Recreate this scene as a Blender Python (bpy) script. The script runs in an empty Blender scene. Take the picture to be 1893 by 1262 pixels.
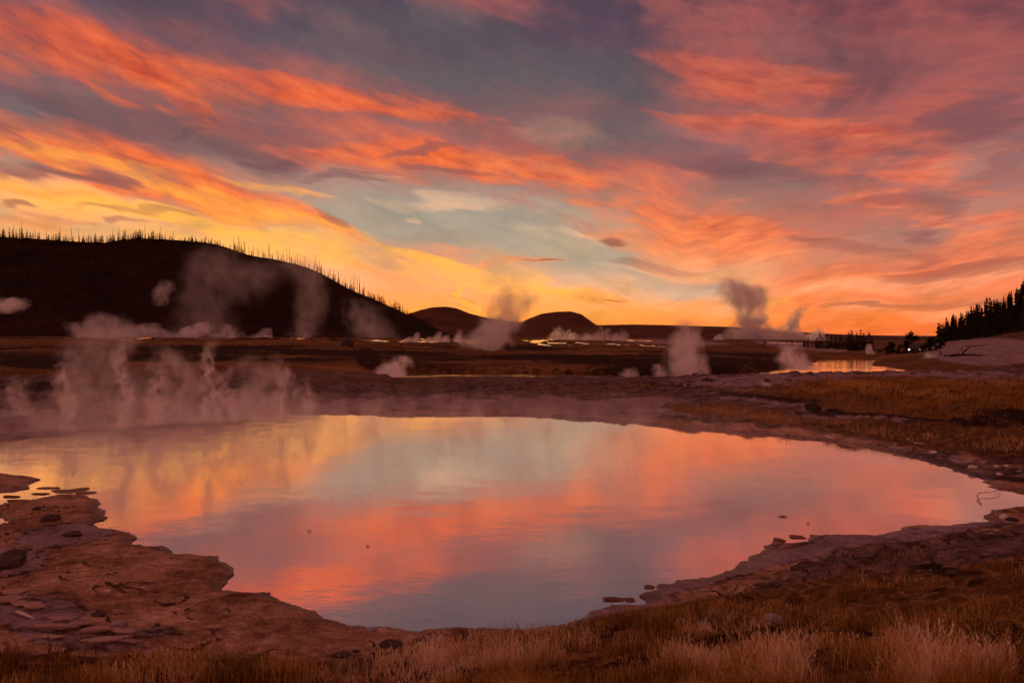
import bpy, math, random
import numpy as np
from mathutils import Vector, Matrix

# ------------------------------------------------------------------ camera
F, CX, HY = 1262.0, 946.5, 628.0        # focal length, centre column, horizon row (photo pixels)
EYE = 2.2                               # eye height above the pool's water
scn = bpy.context.scene
cam_d = bpy.data.cameras.new('camera')
cam_d.sensor_width = 36.0
cam_d.lens = 24.0
cam_d.shift_y = -3.0 / 1893.0
cam_d.clip_start = 0.05
cam_d.clip_end = 20000
cam = bpy.data.objects.new('camera', cam_d)
scn.collection.objects.link(cam)
cam.location = (0, 0, EYE)
cam.rotation_euler = (math.radians(90), 0, 0)
scn.camera = cam

scn.view_settings.view_transform = 'Standard'
scn.view_settings.look = 'None'
scn.view_settings.gamma = 1
scn.view_settings.exposure = .22
scn.view_settings.use_curve_mapping = False
scn.cycles.use_denoising = True
scn.cycles.use_adaptive_sampling = True
scn.cycles.adaptive_threshold = .04
scn.cycles.adaptive_min_samples = 10
scn.cycles.max_bounces = 6
scn.cycles.diffuse_bounces = 2
scn.cycles.glossy_bounces = 3
scn.cycles.transmission_bounces = 2
scn.cycles.transparent_max_bounces = 24
scn.cycles.volume_bounces = 4
scn.cycles.volume_step_rate = 1.0
scn.cycles.volume_max_steps = 128
scn.cycles.sample_clamp_indirect = 4.0


def lin(c):
    return tuple(((v / 255) / 12.92 if v / 255 <= .04045 else ((v / 255 + .055) / 1.055) ** 2.4) for v in c)


def rgba(c):
    return (*lin(c), 1.0)


def pix_dir(px, py):
    a = math.degrees(math.atan2(px - CX, F))
    e = math.degrees(math.atan2(HY - py, math.hypot(px - CX, F)))
    return a, e


class NT:
    """tiny helper round a node tree"""
    def __init__(s, nt):
        s.t = nt
        nt.nodes.clear()

    def n(s, typ, **kw):
        nd = s.t.nodes.new(typ)
        for k, v in kw.items():
            setattr(nd, k, v)
        return nd

    def l(s, a, b):
        s.t.links.new(a, b)

    def put(s, sock, v):
        if hasattr(v, 'links') or isinstance(v, bpy.types.NodeSocket):
            s.l(v, sock)
        else:
            sock.default_value = v

    def m(s, op, a, b=None, c=None, clamp=False):
        nd = s.n('ShaderNodeMath', operation=op, use_clamp=clamp)
        for i, v in enumerate((a, b, c)):
            if v is not None:
                s.put(nd.inputs[i], v)
        return nd.outputs[0]

    def v(s, op, a, b=None, scale=None):
        nd = s.n('ShaderNodeVectorMath', operation=op)
        s.put(nd.inputs[0], a)
        if b is not None:
            s.put(nd.inputs[1], b)
        if scale is not None:
            s.put(nd.inputs['Scale'], scale)
        return nd.outputs['Value'] if op in ('LENGTH', 'DOT_PRODUCT') else nd.outputs[0]

    def noise(s, vec, scale, detail=3, rough=.55, out='Fac', dist=0):
        nd = s.n('ShaderNodeTexNoise')
        s.put(nd.inputs['Vector'], vec)
        nd.inputs['Scale'].default_value = scale
        nd.inputs['Detail'].default_value = detail
        nd.inputs['Roughness'].default_value = rough
        nd.inputs['Distortion'].default_value = dist
        return nd.outputs[out]

    def rng(s, val, a, b, c=0., d=1., smooth=False):
        nd = s.n('ShaderNodeMapRange', interpolation_type='SMOOTHSTEP' if smooth else 'LINEAR')
        s.put(nd.inputs[0], val)
        for i, x in zip((1, 2, 3, 4), (a, b, c, d)):
            s.put(nd.inputs[i], x)
        return nd.outputs[0]

    def mix(s, f, a, b, mode='MIX'):
        nd = s.n('ShaderNodeMix', data_type='RGBA', blend_type=mode)
        s.put(nd.inputs[0], f)
        s.put(nd.inputs[6], a)
        s.put(nd.inputs[7], b)
        return nd.outputs[2]

    def ramp(s, f, stops, interp='LINEAR'):
        nd = s.n('ShaderNodeValToRGB')
        cr = nd.color_ramp
        cr.interpolation = interp
        while len(cr.elements) < len(stops):
            cr.elements.new(0.5)
        for e, (p, c) in zip(cr.elements, stops):
            e.position = p
            e.color = (*c, 1) if len(c) == 3 else c
        s.put(nd.inputs[0], f)
        return nd.outputs[0]

    def comb(s, x, y, z):
        nd = s.n('ShaderNodeCombineXYZ')
        for i, v in enumerate((x, y, z)):
            s.put(nd.inputs[i], v)
        return nd.outputs[0]

    def sep(s, v):
        nd = s.n('ShaderNodeSeparateXYZ')
        s.put(nd.inputs[0], v)
        return nd.outputs


# ------------------------------------------------------------------ sky
# an afterglow sky: a clear gradient, with cirrus laid out by azimuth and
# elevation and broken up by noise on the cloud sheet overhead
world = bpy.data.worlds.new('World')
scn.world = world
world.use_nodes = True
W = NT(world.node_tree)
tc = W.n('ShaderNodeTexCoord')
D = W.v('NORMALIZE', tc.outputs['Generated'])
dx, dy, dz = W.sep(D)
az = W.m('DEGREES', W.m('ARCTAN2', dx, dy))
el = W.m('DEGREES', W.m('ARCSINE', dz))
zz = W.m('ADD', W.m('ABSOLUTE', dz), .16)
qx = W.m('DIVIDE', dx, zz)
qy = W.m('DIVIDE', dy, zz)
Q = W.comb(W.m('MULTIPLY', qx, 1.0), W.m('MULTIPLY', qy, .55), 0.)
sheet = W.noise(Q, 2.6, 6, .62, dist=.4)
wvec = W.v('SUBTRACT', W.noise(D, 4.2, 2, .4, 'Color'), (.5, .5, .5))
# fibres: they run down to the right on the left, and fan about azimuth 14 on the right
azr = W.m('SUBTRACT', az, 14.)
elw = W.m('MULTIPLY_ADD', W.sep(wvec)[1], 3., el)
slope = W.rng(el, 2., 17., -.34, .24)
strm = W.m('MULTIPLY_ADD', W.m('MINIMUM', azr, 0.), .27, elw)
strm = W.m('MULTIPLY_ADD', W.m('MAXIMUM', azr, 0.), slope, strm)
FV = W.comb(W.m('MULTIPLY', az, .06), W.m('MULTIPLY', strm, .26), W.m('MULTIPLY', dy, 1.5))
fib = W.noise(FV, 1.3, 4, .5, dist=.3)
fib2 = W.noise(W.v('ADD', W.v('MULTIPLY', FV, (1.3, 1., 1)), (3.3, 5.1, 0)), 4.2, 5, .58, dist=.25)
wisp = W.m('ADD', W.m('MULTIPLY', sheet, .5), W.m('ADD', W.m('MULTIPLY', fib, .32), W.m('MULTIPLY', fib2, .18)))
P = W.comb(az, el, 0.)
P = W.v('ADD', P, W.v('MULTIPLY', wvec, (9., 3.0, 0)))
P = W.v('ADD', P, W.v('MULTIPLY', W.v('SUBTRACT', W.noise(FV, 2.4, 3, .5, 'Color'), (.5, .5, .5)), (9., 2.2, 0)))

px_, py_, _ = W.sep(P)
P1 = W.comb(px_, py_, 1.)
P2 = W.comb(W.m('MULTIPLY', px_, px_), W.m('MULTIPLY', px_, py_), W.m('MULTIPLY', py_, py_))


def mask(streaks, lo=.33, hi=.62, gain=1.0):
    """sum of soft elongated patches, broken up by the cloud noise"""
    acc = 0.
    for (x1, y1, x2, y2, w, amp) in streaks:
        a1, e1 = pix_dir(x1, y1)
        a2, e2 = pix_dir(x2, y2)
        L = math.hypot(a2 - a1, e2 - e1) / 2 + w * .02
        wd = w * .045 * .95
        # one ellipse as a quadratic form in (azimuth, elevation)
        L *= 1.15
        wd *= 1.15
        th, ca, ce = math.atan2(e2 - e1, a2 - a1), (a1 + a2) / 2, (e1 + e2) / 2
        c, s_ = math.cos(th), math.sin(th)
        A, B, C_ = (c * c / L ** 2 + s_ * s_ / wd ** 2), 2 * c * s_ * (1 / L ** 2 - 1 / wd ** 2), (s_ * s_ / L ** 2 + c * c / wd ** 2)
        q1 = W.v('DOT_PRODUCT', P2, (-A, -B, -C_))
        q2 = W.v('DOT_PRODUCT', P1, (2 * A * ca + B * ce, 2 * C_ * ce + B * ca, 1 - (A * ca * ca + B * ca * ce + C_ * ce * ce)))
        acc = W.m('MULTIPLY_ADD', W.m('ADD', q1, q2, clamp=True), amp, acc)
    t = W.rng(wisp, .38, .60, .2, 1.3)
    return W.m('SUBTRACT', 1., W.m('EXPONENT', W.m('MULTIPLY', W.m('MULTIPLY', acc, t), -1.5 * gain)))


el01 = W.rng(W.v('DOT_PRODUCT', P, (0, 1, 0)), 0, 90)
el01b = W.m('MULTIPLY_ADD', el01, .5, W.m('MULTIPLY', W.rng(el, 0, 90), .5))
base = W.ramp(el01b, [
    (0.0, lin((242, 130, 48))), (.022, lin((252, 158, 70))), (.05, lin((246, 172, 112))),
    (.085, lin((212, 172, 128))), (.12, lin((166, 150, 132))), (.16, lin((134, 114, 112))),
    (.21, lin((108, 86, 92))), (.27, lin((84, 66, 80))), (.32, lin((80, 61, 75))), (.5, lin((116, 88, 96))), (1.0, lin((160, 110, 106)))])  # upper sky out of view is brightened to fill ground and steam
# unseen sky beside and behind the camera, brightened and warmed as fill light
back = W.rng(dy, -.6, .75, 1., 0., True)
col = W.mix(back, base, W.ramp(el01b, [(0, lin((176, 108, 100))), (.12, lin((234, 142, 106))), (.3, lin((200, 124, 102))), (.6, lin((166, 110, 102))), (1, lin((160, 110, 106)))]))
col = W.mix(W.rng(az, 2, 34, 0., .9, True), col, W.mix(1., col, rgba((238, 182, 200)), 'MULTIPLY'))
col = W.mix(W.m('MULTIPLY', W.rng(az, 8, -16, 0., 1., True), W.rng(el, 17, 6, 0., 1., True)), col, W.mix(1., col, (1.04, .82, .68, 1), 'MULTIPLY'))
# faint cirrus everywhere
thin = W.m('MULTIPLY', W.rng(wisp, .44, .62, 0., .6, True), W.rng(el, 0, 14, .35, 1., True))
col = W.mix(thin, col, W.mix(back, rgba((170, 88, 78)), rgba((150, 92, 100))))
# streaks: x1, y1, x2, y2, half width (photo pixels), strength
S = [(-60, 300, 200, 350, 16, .5), (250, 340, 480, 400, 12, .4), (-50, 400, 250, 420, 8, .3), (-150, 120, 560, 270, 60, .9), (0, 170, 420, 260, 35, .7), (330, 160, 640, 215, 30, .7), (400, 270, 560, 310, 30, .6),
     (600, 60, 1150, 200, 110, .8), (900, 130, 1400, 150, 60, .5), (900, 250, 1250, 260, 60, .6), (1250, 190, 1560, 190, 24, .8),
     (1150, 265, 1420, 275, 30, .8), (1480, 310, 1640, 335, 18, .6), (1400, 60, 1640, 120, 40, .5),
     (0, 330, 120, 350, 22, .5), (200, 350, 360, 350, 14, .5)]
T = [(540, 350, 760, 400, 60, 1.), (640, 430, 1000, 440, 50, 1.2), (700, 340, 900, 420, 50, .6), (1000, 470, 1250, 500, 40, .6), (1200, 520, 1400, 540, 26, .4), (880, 480, 1180, 500, 40, .8), (1580, 430, 1893, 370, 30, .7), (1740, 320, 1893, 290, 26, .7),
     (760, 380, 930, 350, 30, .8), (1150, 540, 1400, 520, 20, .4)]
R = [(0, 330, 300, 360, 26, .4), (480, 250, 900, 330, 50, .4), (900, 180, 1250, 230, 60, .3), (-100, 60, 300, 60, 60, .5), (150, 60, 480, 130, 60, .7), (0, 120, 700, 300, 110, .5), (500, 140, 1000, 260, 60, .35),
     (1250, 90, 1893, 180, 120, .6), (1300, 250, 1893, 280, 110, .75), (1500, 20, 1893, 60, 90, .5), (1100, 320, 1700, 420, 90, .8), (1000, 370, 1500, 450, 60, .5),
     (1500, 480, 2000, 380, 60, .7), (700, 240, 1100, 330, 70, .7), (0, 280, 600, 330, 60, .35)]
O = [(-60, 345, 340, 365, 16, .6), (100, 395, 420, 430, 10, .5), (560, 470, 760, 500, 10, .4), (-60, 405, 160, 415, 12, .5), (430, 440, 640, 470, 9, .4), (400, 130, 900, 230, 60, .12), (480, 240, 1000, 310, 50, .35), (0, 60, 500, 200, 80, .15), (0, 300, 560, 380, 60, .4), (1050, 330, 1560, 450, 80, .35), (1450, 230, 1900, 400, 80, .22),
     (1200, 110, 1600, 160, 40, .15), (1300, 200, 1800, 290, 40, .25), (1450, 540, 1950, 450, 40, .3), (950, 330, 1250, 400, 36, .3), (650, 440, 960, 500, 26, .35),
     (-150, 20, 330, 110, 40, 1.), (130, 80, 480, 160, 32, .7), (300, 110, 860, 200, 17, .9), (430, 160, 900, 210, 13, .8), (80, 120, 260, 190, 12, .6),
     (220, 120, 430, 240, 13, .8), (330, 190, 470, 240, 10, .4),
     (-150, 210, 260, 290, 40, 1.1), (0, 250, 520, 370, 34, 1.2), (250, 320, 640, 420, 30, 1.1), (540, 400, 680, 440, 22, .8),
     (520, 270, 900, 280, 24, .75), (780, 260, 920, 330, 22, .7), (880, 290, 1130, 340, 24, .7), (960, 335, 1110, 345, 11, .9), (1020, 370, 1100, 385, 10, .7),
     (1190, 85, 1560, 150, 22, .7), (1300, 140, 1620, 150, 20, .4), (1210, 195, 1560, 215, 14, .6), (1420, 200, 1680, 250, 18, .75), (1560, 225, 1760, 290, 22, .6),
     (1580, 300, 1893, 345, 14, .9), (1440, 270, 1640, 320, 12, .4), (1600, 340, 1760, 420, 20, .9), (1700, 230, 1900, 260, 60, .3),
     (1160, 400, 1480, 430, 34, .9), (1090, 440, 1500, 470, 26, .9), (1260, 390, 1460, 420, 18, .6), (1180, 350, 1400, 390, 30, .4), (1160, 480, 1300, 490, 14, .5),
     (1430, 560, 1700, 500, 26, 1.), (1560, 510, 1960, 420, 28, 1.), (1700, 450, 1950, 400, 20, .8), (1430, 555, 1560, 560, 16, .8), (1500, 520, 1650, 500, 30, .5),
     (1020, 545, 1150, 555, 10, 1.1), (900, 495, 1010, 485, 7, .8), (830, 540, 870, 560, 7, .8), (0, 385, 200, 400, 14, .7), (560, 395, 620, 410, 14, .6),
     (1050, 540, 1130, 540, 8, .6), (1600, 600, 1893, 590, 9, .6), (1500, 608, 1700, 600, 8, .4), (1780, 400, 1893, 440, 20, .4)]
G = [(-100, 400, 500, 440, 36, .2), (560, 560, 900, 600, 30, .35), (300, 400, 640, 450, 20, .3), (0, 260, 300, 320, 14, .7), (120, 300, 500, 380, 13, .9), (100, 370, 460, 415, 12, 1.4), (200, 380, 520, 440, 10, 1.1), (-100, 340, 300, 400, 26, .7),
     (300, 430, 700, 480, 30, .9), (660, 440, 900, 500, 15, 1.1), (760, 480, 1000, 560, 22, .6), (880, 500, 1060, 560, 16, .6), (830, 530, 885, 590, 7, 1.2), (985, 552, 1060, 535, 6, .9),
     (1000, 540, 1140, 552, 12, .7), (440, 330, 620, 370, 8, .5), (380, 380, 700, 430, 14, .6), (1430, 560, 1500, 540, 12, .5)]
C = [(250, 395, 620, 470, 26, .5), (0, 340, 200, 350, 12, .5), (0, 380, 400, 420, 22, .7), (330, 440, 700, 520, 34, .5), (1000, 520, 1450, 560, 30, .35), (720, 372, 920, 380, 14, .4), (780, 355, 900, 362, 10, .35), (742, 398, 778, 396, 4, .5),
     (950, 430, 1080, 440, 8, .4), (1450, 540, 1893, 480, 16, .35), (1580, 560, 1893, 545, 18, .3), (640, 320, 760, 320, 5, .5), (960, 240, 1100, 250, 40, .12), (170, 360, 330, 400, 10, .5),
     (1100, 500, 1420, 470, 12, .3)]
K = [(240, 200, 620, 250, 22, .5), (880, 60, 1200, 120, 40, .15), (1250, 290, 1500, 300, 20, .4), (1500, 440, 1700, 470, 10, .5), (150, 385, 400, 400, 6, .4), (0, 300, 240, 350, 10, .5), (560, 325, 740, 320, 10, .5), (380, 260, 560, 300, 30, .3), (1100, 480, 1300, 490, 8, .3), (620, 70, 1000, 110, 26, .35), (1550, 100, 1750, 140, 40, .15), (0, 165, 300, 230, 30, .35), (310, 250, 420, 235, 9, .9), (420, 300, 540, 290, 9, .9), (440, 295, 500, 310, 7, .6), (580, 398, 650, 416, 16, .6), (1090, 447, 1160, 447, 9, .9), (960, 490, 1010, 484, 4, .7),
     (1660, 360, 1780, 385, 20, .45), (1640, 420, 1700, 440, 10, .4), (1640, 500, 1893, 470, 13, .7), (1560, 560, 1760, 540, 6, .5), (1720, 545, 1850, 540, 7, .5), (740, 285, 830, 260, 9, .5),
     (780, 300, 900, 320, 7, .4), (1780, 230, 1893, 230, 40, .6), (0, 210, 40, 270, 12, .4), (0, 383, 60, 388, 5, .6), (1090, 552, 1145, 556, 4, .5), (320, 50, 330, 60, 8, .5), (120, 330, 240, 345, 10, .4), (210, 415, 290, 417, 5, .5)]
col = W.mix(W.m('MULTIPLY', mask(S, gain=1.7), .92), col, rgba((80, 80, 86)))
col = W.mix(W.m('MULTIPLY', mask(T, gain=1.5), .85), col, rgba((146, 142, 130)))
col = W.mix(W.m('MULTIPLY', mask(R), .8), col, rgba((160, 82, 76)))
lowglow = W.rng(el, 4, 22, 0., 1.)
ocol = W.ramp(lowglow, [(0, lin((255, 132, 52))), (.35, lin((246, 114, 46))), (.7, lin((224, 92, 42))), (1, lin((205, 80, 44)))])
ocol = W.mix(W.rng(az, 2, 36, 0., .75, True), ocol, W.ramp(lowglow, [(0, lin((236, 116, 78))), (.5, lin((206, 94, 72))), (1, lin((168, 80, 72)))]))
ocol = W.mix(1., ocol, W.ramp(fib2, [(.3, (.66, .5, .55)), (.5, (1., 1., 1.)), (.7, (1.15, 1.5, 1.5))]), 'MULTIPLY')
col = W.mix(W.m('MULTIPLY', mask(O, gain=1.15), W.rng(az, -6, 22, .93, .74)), col, ocol)
col = W.mix(W.m('MULTIPLY', mask(C), .8), col, rgba((250, 186, 140)))
col = W.mix(W.m('MULTIPLY', mask(G, gain=1.1), .9), col, rgba((255, 174, 60)))
col = W.mix(W.m('MULTIPLY', mask(K, gain=1.8), .85), col, W.mix(W.rng(el, 3, 16), rgba((140, 70, 62)), rgba((92, 70, 80))))
# fine streaky grain
fine = W.noise(W.v('MULTIPLY', FV, (1.6, 1., 1)), 9, 3, .6)
col = W.mix(1., col, W.ramp(sheet, [(.33, (.76, .80, .82)), (.5, (1., 1., 1.)), (.66, (1.14, 1.13, 1.09))]), 'MULTIPLY')
col = W.mix(1., col, W.ramp(fine, [(.3, (.955, .955, .96)), (.7, (1.04, 1.04, 1.035))]), 'MULTIPLY')
# the physical twilight sky adds its own faint light
sky = W.n('ShaderNodeTexSky', sky_type='NISHITA')
sky.sun_disc = False
sky.sun_elevation = math.radians(1.0)
sky.sun_rotation = math.radians(-14)
nb = W.n('ShaderNodeBackground')
W.l(sky.outputs[0], nb.inputs[0])
nb.inputs[1].default_value = .006
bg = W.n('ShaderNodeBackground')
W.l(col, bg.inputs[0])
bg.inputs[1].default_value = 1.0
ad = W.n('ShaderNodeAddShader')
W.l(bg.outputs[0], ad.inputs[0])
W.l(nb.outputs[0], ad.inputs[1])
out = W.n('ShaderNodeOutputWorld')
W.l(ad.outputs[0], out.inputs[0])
world.cycles.sampling_method = 'NONE'



# ------------------------------------------------------------------ sun: just under the ridge, far left of centre
sun_d = bpy.data.lights.new('sun', 'SUN')
sun_d.energy = .5
sun_d.angle = math.radians(.6)
sun_d.color = (1., .52, .24)
sun = bpy.data.objects.new('sun', sun_d)
scn.collection.objects.link(sun)
_sd = Vector((math.sin(math.radians(-14)) * math.cos(math.radians(2.4)), math.cos(math.radians(-14)) * math.cos(math.radians(2.4)), math.sin(math.radians(2.4))))
sun.rotation_euler = _sd.to_track_quat('Z', 'Y').to_euler()
sun.location = (-60, 240, 60)

# ------------------------------------------------------------------ helpers
rs = np.random.RandomState(7)
random.seed(7)
COL = scn.collection


def tag(o, label=None, cat=None, group=None, kind=None):
    for k, v in (('label', label), ('category', cat), ('group', group), ('kind', kind)):
        if v:
            o[k] = v
    return o


def new_mesh(name, co, faces, mats=(), smooth=False, idx=None):
    me = bpy.data.meshes.new(name)
    co = np.asarray(co, dtype=np.float32)
    if isinstance(faces, np.ndarray):
        k = faces.shape[1]
        me.vertices.add(len(co))
        me.vertices.foreach_set('co', co.ravel())
        me.loops.add(faces.size)
        me.loops.foreach_set('vertex_index', faces.astype(np.int32).ravel())
        me.polygons.add(len(faces))
        me.polygons.foreach_set('loop_start', np.arange(0, faces.size, k, dtype=np.int32))
        me.polygons.foreach_set('loop_total', np.full(len(faces), k, dtype=np.int32))
    else:
        me.from_pydata([tuple(map(float, c)) for c in co], [], faces)
    for m_ in mats:
        me.materials.append(m_)
    if idx is not None:
        me.polygons.foreach_set('material_index', np.asarray(idx, dtype=np.int32))
    if smooth:
        me.polygons.foreach_set('use_smooth', np.ones(len(me.polygons), dtype=bool))
    me.update(calc_edges=True)
    me.validate()
    return me


def link(name, me, parent=None, loc=(0, 0, 0), rz=0., sc=1.):
    o = bpy.data.objects.new(name, me)
    COL.objects.link(o)
    o.location = loc
    o.rotation_euler = (0, 0, rz)
    o.scale = (sc, sc, sc) if not isinstance(sc, tuple) else sc
    if parent:
        o.parent = parent
    return o


def attr(me, name, arr, typ='FLOAT'):
    a = me.attributes.new(name, typ, 'POINT')
    a.data.foreach_set('value' if typ == 'FLOAT' else 'color', np.asarray(arr, dtype=np.float32).ravel())


def _hash(ix, iy, seed):
    h = (ix.astype(np.int64) * 374761393 + iy.astype(np.int64) * 668265263 + seed * 974634777) & 0xffffffff
    h = ((h ^ (h >> 13)) * 1274126177) & 0xffffffff
    return ((h ^ (h >> 16)) & 0xffff) / 65535.0


def vnoise(x, y, seed=0):
    x, y = np.asarray(x, float), np.asarray(y, float)
    ix, iy = np.floor(x), np.floor(y)
    fx, fy = x - ix, y - iy
    fx, fy = fx * fx * (3 - 2 * fx), fy * fy * (3 - 2 * fy)
    a, b = _hash(ix, iy, seed), _hash(ix + 1, iy, seed)
    c, d = _hash(ix, iy + 1, seed), _hash(ix + 1, iy + 1, seed)
    return (a + (b - a) * fx) * (1 - fy) + (c + (d - c) * fx) * fy


def fbm(x, y, octv=4, seed=0, gain=.5):
    t, amp, nrm = 0., 1., 0.
    for k in range(octv):
        a = .6 * k
        xx, yy = x * math.cos(a) - y * math.sin(a), x * math.sin(a) + y * math.cos(a)
        t = t + amp * (vnoise(xx * 2 ** k + 17 * k, yy * 2 ** k + 5 * k, seed + k) - .5)
        nrm += amp
        amp *= gain
    return t / nrm * 2


def sstep(a, b, x):
    t = np.clip((x - a) / (b - a), 0, 1)
    return t * t * (3 - 2 * t)


def at(px, py, z=0.):
    """where the ray of photo pixel (px, py) meets height z"""
    Y = (EYE - z) * F / (py - HY)
    return ((px - CX) / F * Y, Y)


def atY(px, py, Y):
    return ((px - CX) / F * Y, Y, EYE - (py - HY) / F * Y)


def segdist(X, Y, poly, closed=True):
    """signed distance (negative inside) to a polygon"""
    P_ = np.asarray(poly, float)
    n = len(P_)
    d2 = np.full(X.shape, 1e18)
    ins = np.zeros(X.shape, bool)
    for i in range(n if closed else n - 1):
        ax, ay = P_[i]
        bx, by = P_[(i + 1) % n]
        ex, ey = bx - ax, by - ay
        L = ex * ex + ey * ey + 1e-12
        t = np.clip(((X - ax) * ex + (Y - ay) * ey) / L, 0, 1)
        dd = (X - ax - t * ex) ** 2 + (Y - ay - t * ey) ** 2
        np.minimum(d2, dd, out=d2)
        c = (ay > Y) != (by > Y)
        if closed and ey != 0:
            ins ^= c & (X < ex * (Y - ay) / ey + ax)
    d = np.sqrt(d2)
    return np.where(ins, -d, d)


# ------------------------------------------------------------------ the lie of the land
POOL_PX = [(-420, 870), (-250, 845), (-100, 828), (0, 816), (80, 806), (160, 797), (250, 785), (340, 772), (430, 766), (520, 764), (600, 765), (700, 766), (800, 768), (950, 768),
           (1050, 772), (1150, 780), (1240, 789), (1300, 795), (1400, 802), (1500, 812), (1560, 819), (1620, 829), (1700, 848),
           (1760, 866), (1800, 879), (1826, 887), (1812, 890), (1834, 897), (1826, 899), (1838, 903), (1870, 906), (1893, 912), (1930, 918), (1950, 926), (1893, 937), (1870, 939),
           (1860, 944), (1838, 944), (1820, 952), (1815, 958), (1830, 962), (1790, 969), (1740, 973), (1700, 971), (1655, 981), (1610, 990), (1500, 989),
           (1492, 1000), (1455, 1004), (1430, 1002), (1405, 1020), (1383, 1030), (1385, 1038), (1345, 1060), (1290, 1068), (1240, 1078), (1212, 1080), (1218, 1090), (1194, 1096), (1178, 1100),
           (1192, 1108), (1186, 1117), (1130, 1124), (1090, 1136), (1050, 1154), (990, 1165), (950, 1168), (900, 1167), (860, 1165), (815, 1167),
           (780, 1173), (740, 1168), (700, 1164), (660, 1156), (625, 1146), (590, 1138), (575, 1132), (548, 1130), (535, 1118), (510, 1108),
           (490, 1096), (440, 1093), (415, 1089), (413, 1075), (426, 1060), (416, 1046), (400, 1030), (370, 1024), (325, 1023),
           (300, 1010), (270, 1011), (248, 1004), (246, 988), (215, 984), (190, 976), (163, 970), (192, 961), (190, 948), (183, 940), (190, 930),
           (178, 924), (150, 916), (110, 917), (60, 926), (0, 936), (-100, 950), (-200, 950), (-190, 915), (0, 908), (48, 904), (60, 893),
           (76, 885), (0, 875), (-200, 866), (-420, 880)]
POOL = [at(x, y) for x, y in POOL_PX]
PUDDLE = [at(x, y, .02) for x, y in [(-120, 950), (0, 953), (12, 958), (22, 963), (10, 967), (0, 969), (-120, 975)]]
RIVER_Z = -.6
RIVER = [at(x, y, RIVER_Z) for x, y in [(-900, 690), (-300, 694), (0, 697.5), (90, 699), (300, 691.5), (540, 689.5), (790, 687.5), (830, 687.5), (1000, 688.5), (1240, 692), (1330, 690),
                                         (1420, 684), (1500, 676), (1502, 668), (1520, 663.5), (1618, 663.0), (1616, 676), (1690, 682), (1720, 684)]] + \
        [(44, 60), (36, 52), (25, 44), (10, 42.5), (0, 42.2), (-6, 42), (-9.5, 49), (-20, 51), (-34, 43), (-60, 40), (-110, 40)]

CTRL = [  # photo column, distance, height
    (0, 2.5, .55), (950, 2.5, .58), (1893, 2.5, .7), (0, 3.4, .43), (950, 3.4, .47), (1893, 3.3, .62), (1400, 3.5, .52), (0, 5.0, .22), (0, 7, .14), (400, 5.2, .14), (950, 4.7, .2),
    (1893, 5, .5), (1893, 7, .35), (1500, 5.5, .3), (-400, 6, .25), (2300, 7, .6), (2300, 12, .5), (2000, 9.2, .3),
    (0, 18, .2), (-400, 16, .25), (500, 23, .12), (950, 22, .12), (1240, 19, .16), (1500, 17, .2), (1750, 13, .28), (1893, 11.5, .34), (1893, 16, .55), (1893, 22, .62), (1600, 22, .5),
    (1893, 30, .5), (2300, 20, .8), (0, 27, .16), (500, 30, .1), (950, 30, .1), (1240, 28, .2), (1500, 30, .38), (0, 37, .05), (500, 38, .16), (950, 38, .02), (1240, 38, .14),
    (1400, 40, .3), (1600, 42, .34), (1893, 42, .42), (2300, 42, .6), (-400, 38, .1),
    (0, 64, .1), (500, 70, .1), (950, 70, .1), (1240, 75, .3), (-400, 70, .3), (0, 85, .9), (500, 88, .9), (950, 92, .7), (1240, 95, .55),
    (0, 120, 1.9), (500, 120, 1.8), (800, 120, 1.5), (1100, 120, 1.15), (1240, 120, .9), (1400, 130, .7), (1500, 135, .4), (-400, 110, 2.0),
    (0, 190, 2.9), (500, 190, 2.7), (900, 200, 2.1), (1240, 220, 1.7), (1400, 200, 1.4), (1500, 180, .3), (1600, 150, -.2), (1620, 120, -.3), (1560, 160, -.1),
    (0, 300, 4.), (500, 300, 3.4), (900, 320, 2.9), (1240, 320, 2.7), (1500, 300, 1.8), (1700, 260, .5), (-400, 250, 5.),
    (1660, 95, .3), (1700, 92, .4), (1630, 96, .0), (1740, 100, .3), (1720, 76, -.1), (1700, 130, .4), (1893, 58, .9), (1800, 66, .5), (1893, 80, 2.4), (1830, 92, 2.6), (1780, 95, 1.6), (1893, 110, 3.4),
    (2300, 80, 5.), (2300, 130, 8), (1893, 170, 4.), (1740, 150, 1.), (950, 900, 6), (0, 900, 8), (1893, 900, 2), (950, 3000, 10), (-400, 1500, 10), (2300, 1500, 10)]


def _uv(X, Y):
    th = np.arctan2(X, Y)
    th = np.clip(th, -1.0, 1.0)
    return th * 2.2, np.log(np.hypot(X, Y) + .5)


_cp = np.array([(((p - CX) / F) * Y, Y, z) for p, Y, z in CTRL])
_cu, _cv = _uv(_cp[:, 0], _cp[:, 1])


def _tps(r2):
    return .5 * r2 * np.log(r2 + 1e-9)


def _fit(cz):
    n = len(cz)
    K_ = _tps((_cu[:, None] - _cu) ** 2 + (_cv[:, None] - _cv) ** 2) + np.eye(n) * 2e-3
    Pm = np.stack([np.ones(n), _cu, _cv], 1)
    A = np.zeros((n + 3, n + 3))
    A[:n, :n] = K_
    A[:n, n:] = Pm
    A[n:, :n] = Pm.T
    return np.linalg.solve(A, np.concatenate([cz, np.zeros(3)]))


_w = _fit(_cp[:, 2])


def land(X, Y):
    u, v = _uv(X, Y)
    z = _w[-3] + _w[-2] * u + _w[-1] * v
    for i in range(len(_cu)):
        z = z + _w[i] * _tps((u - _cu[i]) ** 2 + (v - _cv[i]) ** 2)
    th = np.abs(np.arctan2(X, Y))
    k = sstep(1.4, 2.4, th)
    r = np.hypot(X, Y)
    back = .6 + 3.4 * sstep(20, 260, r)
    return z * (1 - k) + back * k


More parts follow.
